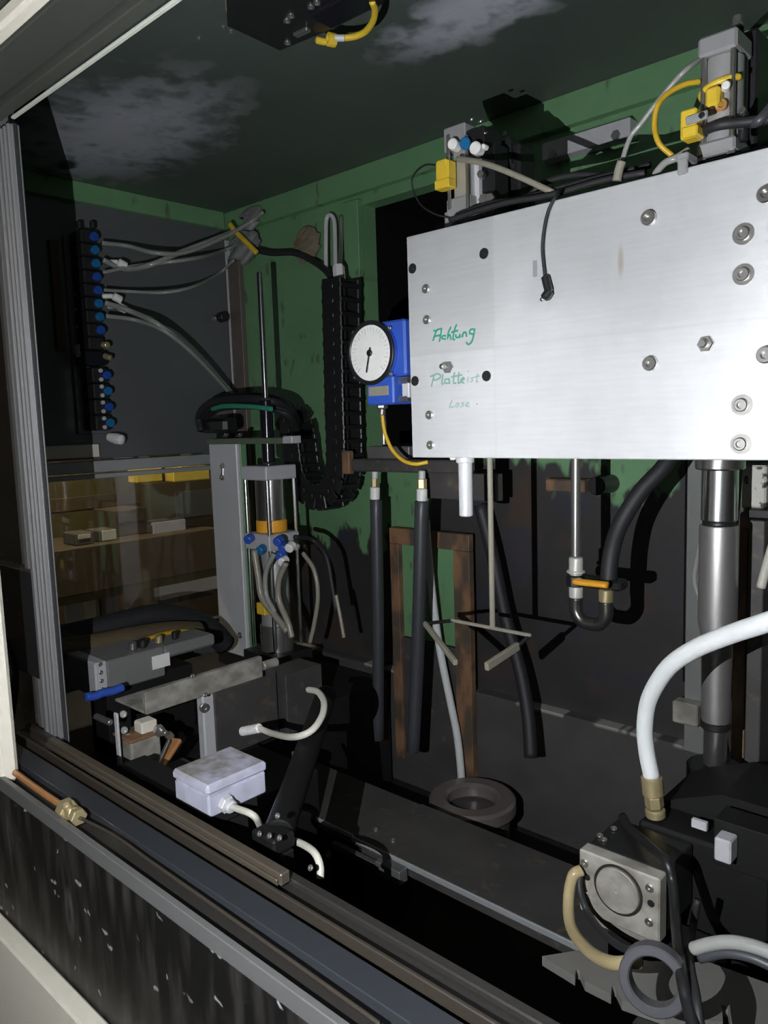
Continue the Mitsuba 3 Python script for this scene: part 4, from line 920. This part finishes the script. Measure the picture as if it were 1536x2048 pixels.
a = at(1398, 1650, Y=.975); obj('data_label', box(a[0] - .010, a[0] + .010, .974, .981, a[2] - .006, a[2] + .006, .0008), 'label_grey', t)
a, b = at(1428, 1674, Y=.93), at(1461, 1732, Y=.93); obj('side_cover', box(a[0], b[0], .93, .955, b[2], a[2], .002), 'label_grey', t, label='small pale grey side cover')
obj('side_mount', box(a[0] - .01, b[0] + .05, .956, 1.0, b[2] - .02, a[2] + .01), 'matte_black', t)
a = at(1433, 1604, Y=1.05); obj('lamp_cap', cyl(a, a + np.array([0, 0, .004]), .010, 16), 'label_grey', t, 35)
t = thing('white_feed_hose', 'thick white hose arching from a brass fitting to the right edge, above the gripper block', 'hose')
hp = px((1304, 1556, .975), (1293, 1500, .975), (1290, 1450, .97), (1300, 1395, .96), (1336, 1336, .94), (1390, 1298, .92), (1460, 1269, .90), (1536, 1244, .88), (1640, 1210, .87))
obj('hose', tube(hp, .0112, 14), 'white_hose', t, True)
for k in range(6):
    f0 = .46 + .06 * k; c0 = hp[5] * (1 - f0) + hp[6] * f0; c1 = hp[5] * (1 - f0 - .04) + hp[6] * (f0 + .04)
    obj('print_mark', obox(c0 + np.array([.002, -.0110, .0012]), c1 + np.array([.002, -.0110, .0012]), .004, .0008, (0, 1, 0), .0002), 'motor_grey', t)
p0, p1, p2 = at(1303, 1552, Y=.975), at(1307, 1590, Y=.976), at(1312, 1634, Y=.978)
obj('brass_ferrule', cyl(p0, p1, .0145, 20), 'brass', t, 35)
obj('brass_nut', cyl(p1, p1 * .45 + p2 * .55, .0125, 6), 'brass', t)
obj('brass_elbow', cyl(p1 * .4 + p2 * .6, p2, .0135, 16), 'brass', t, 35)
one('amber_tube', tube(px((1164, 1740, .845), (1146, 1752, .835), (1137, 1800, .825), (1143, 1856, .79), (1178, 1902, .74), (1225, 1926, .70), (1276, 1922, .69)), .0072, 12), 'beige_amber', 'amber plastic tube looping below the left side of the gripper block', 'tube', smooth=True)
scene['mat_beige_amber'] = pr((.36, .29, .16), .2)
one('loop_cable', tube(px((1160, 1748, .842), (1160, 1780, .832), (1176, 1825, .826), (1208, 1868, .79), (1246, 1896, .75), (1290, 1900, .72)), .0042, 10), 'black_rubber', 'black cable looping across the face of the gripper block', 'cable', smooth=True)
one('flat_cable', tube(px((1246, 1634, .955), (1258, 1655, .93), (1300, 1692, .88), (1332, 1722, .845), (1346, 1770, .835), (1352, 1850, .79), (1362, 1940, .68), (1376, 2010, .65), (1392, 2070, .63)), .0060, 10), 'black', 'black cable draped over the right edge of the gripper block and hanging down', 'cable', smooth=True)
one('flat_cable', tube(px((1395, 1800, .86), (1385, 1860, .85), (1380, 1920, .72), (1392, 1990, .66), (1402, 2060, .64)), .0042, 10), 'black_rubber', 'thin black cable hanging right of the draped one', 'cable', smooth=True)
one('coupling_ring', ring(at(1312, 1950, Y=.68), (.25, -1, .25), .0225, .0325, .018, 44), 'ring_grey', 'dark grey ring coupling hanging below the gripper block', 'ring', smooth=40)
scene['mat_ring_grey'] = pr((.085, .085, .095), .4, .2)
one('clear_hose', tube(px((1385, 1898, .72), (1420, 1888, .72), (1460, 1884, .72), (1505, 1892, .72), (1560, 1912, .72)), .0065, 12), 'clear_tube', 'clear hose running right from the coupling ring', 'hose', smooth=True)
one('clear_hose', tube(px((1400, 1916, .72), (1450, 1906, .72), (1500, 1914, .72), (1560, 1940, .72)), .005, 12), 'hose_grey', 'dark hose just below the clear hose at the right edge', 'hose', smooth=True)
t = thing('notched_plate', 'grey notched support plate below the gripper block at the bottom right', 'plate')
zn = -.625
pp = [at(x, y, Z=zn) for x, y in ((1084, 1912), (1160, 1900), (1300, 1922), (1420, 1925), (1560, 1975), (1640, 2020), (1640, 2120), (1540, 2090), (1462, 2050), (1456, 2014), (1444, 2010), (1446, 2044), (1330, 2030), (1244, 2000), (1232, 1974), (1224, 1972), (1222, 1988), (1170, 1962), (1160, 1940), (1152, 1938), (1150, 1952))]
obj('plate', prism(Polygon([(q[0], q[1]) for q in pp]).buffer(0), (0, 0, zn - .012), (1, 0, 0), (0, 1, 0), .012), 'notch_steel', t)
obj('stand', box(-.33, .2, .70, .75, -1.0, zn - .0125), 'black', t)

# ------------------------------------------------------------------ the workshop seen through the left window
SHELF = at(70, 1108, X=-3.15)[2]
def bg(name, x0, y0, x1, y1, X, depth, m, label, cat, group=None, extra=()):
    t = thing(name, label, cat, group)
    a, b = at(x0, y0, X=X), at(x1, y1, X=X)
    zb = SHELF + .001 if name in ('cardboard_carton', 'pale_parcel') else b[2]
    obj('body', box(X - depth, X, a[1], b[1], zb, a[2], .004), m, t)
    if name == 'yellow_girder': a, b = at(x0, y0, X=X), at(x1, y1, X=X); obj('hanger', box(X - .06, X - .03, (a[1] + b[1]) / 2 - .02, (a[1] + b[1]) / 2 + .02, a[2], 2.60), 'steel', t)
    for e in extra: obj(e[0], sb(*e[1:5], X + e[5], .02, .002), e[6], t)
bg('guard_panel', 70, 950, 300, 1062, -3.60, .04, 'olive', 'olive brown board far beyond the left window', 'board', extra=(('seam', 68, 1002, 300, 1005, .004, 'brown'),))
bg('yellow_girder', 272, 938, 326, 962, -3.20, .08, 'yellow_paint', 'yellow girder end seen through the left window, left of two', 'girder')
bg('yellow_girder', 346, 936, 420, 958, -3.20, .08, 'yellow_paint', 'yellow girder end seen through the left window beside the grey column', 'girder')
bg('dark_cabinet', 296, 968, 440, 1030, -3.50, .09, 'brown', 'dark cabinet beyond the window under the yellow girders', 'cabinet', extra=(('door', 350, 985, 430, 1028, .004, 'carton'),))
bg('cardboard_carton', 228, 1022, 300, 1104, -3.30, .2, 'brown', 'dark brown carton on the far shelf, left of two', 'carton', extra=(('flap', 236, 1030, 290, 1040, .006, 'brown'),))
bg('cardboard_carton', 304, 1050, 378, 1106, -3.25, .2, 'carton', 'grey carton with a pale top on the far shelf', 'carton', extra=(('lid', 306, 1046, 372, 1060, .006, 'label_grey'),))
bg('pale_parcel', 150, 1068, 190, 1102, -3.20, .12, 'carton', 'small pinkish grey parcel on the far shelf beside the white one', 'parcel', extra=(('tape', 156, 1070, 182, 1076, .004, 'pillar'),))
bg('pale_parcel', 196, 1062, 236, 1100, -3.22, .12, 'carton', 'small parcel with a white top on the far shelf', 'parcel', extra=(('wrap', 204, 1062, 234, 1078, .004, 'white'),))
bg('far_shelf', 70, 1108, 440, 1136, -3.15, .40, 'brown', 'long brown shelf board crossing the view through the left window', 'shelf', extra=(('edge_strip', 70, 1130, 440, 1150, -.01, 'olive'),))
bg('strip_light_rail', 318, 1155, 440, 1176, -3.30, .06, 'pillar', 'white horizontal rail below the far shelf', 'rail', extra=(('shadow_gap', 318, 1178, 440, 1186, -.01, 'brown'),))
bg('white_pillar', 164, 1174, 196, 1260, -3.40, .1, 'pillar', 'cream pillar beyond the window, left of two', 'pillar', extra=(('edge', 130, 1196, 163, 1262, .0, 'label_grey'),))
bg('white_pillar', 208, 1172, 240, 1260, -3.42, .1, 'label_grey', 'pale grey pillar beyond the window, right of the cream one', 'pillar', extra=(('edge', 200, 1172, 206, 1260, .0, 'olive'),))
t = thing('workshop_lamp', 'long tube lamp hanging in the workshop beyond the left window', 'lamp')
obj('housing', box(-2.95, -2.83, .2, 1.9, 1.165, 1.22, .01), 'white', t)
k = obj('tube', cyl((-2.89, .25, 1.145), (-2.89, 1.85, 1.145), .014, 12), 'white', t, 35)
scene[k]['emitter'] = {'type': 'area', 'radiance': {'type': 'rgb', 'value': [170, 148, 104]}}
for y in (.4, 1.7): obj('hanger', cyl((-2.89, y, 1.221), (-2.89, y, 2.6), .004, 8), 'steel', t, 35)
struct('ceiling_workshop', box(-5, -2.3, -3, 6, 2.6, 2.65), 'brown')
struct('wall_workshop', box(-5.05, -5.0, -3, 6, -1.45, 3.5), 'brown')

# ------------------------------------------------------------------ repeats
GROUPS = {'pneumatic_tube': 'clear and beige air tubes', 'push_fitting': 'white push-in fittings at the valve terminal', 'air_tube': 'air tubes around the upright cylinder', 'head_cable': 'black cables on the top edge of the plate',
          'yellow_sensor': 'yellow sensor blocks', 'grey_hose': 'dark grey hoses hanging below the gauge', 'black_hose': 'black hoses on the back wall', 'drag_hose': 'thick hoses over the motor block', 'grey_tube': 'grey tubes beside the tall cylinder',
          'lead_bundle': 'leads at the right edge behind the tall cylinder', 'wall_tube': 'clear tubes beside the bright column', 'flat_cable': 'black cables hanging from the gripper block', 'clear_hose': 'hoses beside the coupling ring',
          'yellow_girder': 'yellow girder ends beyond the window', 'cardboard_carton': 'cartons on the far shelf', 'pale_parcel': 'small parcels on the far shelf', 'white_pillar': 'pale pillars beyond the window'}
for k, v in labels.items():
    base = k.rsplit('_', 1)[0] if k[-3:].isdigit() else k
    if '__' not in k and base in GROUPS: v['group'] = GROUPS[base]
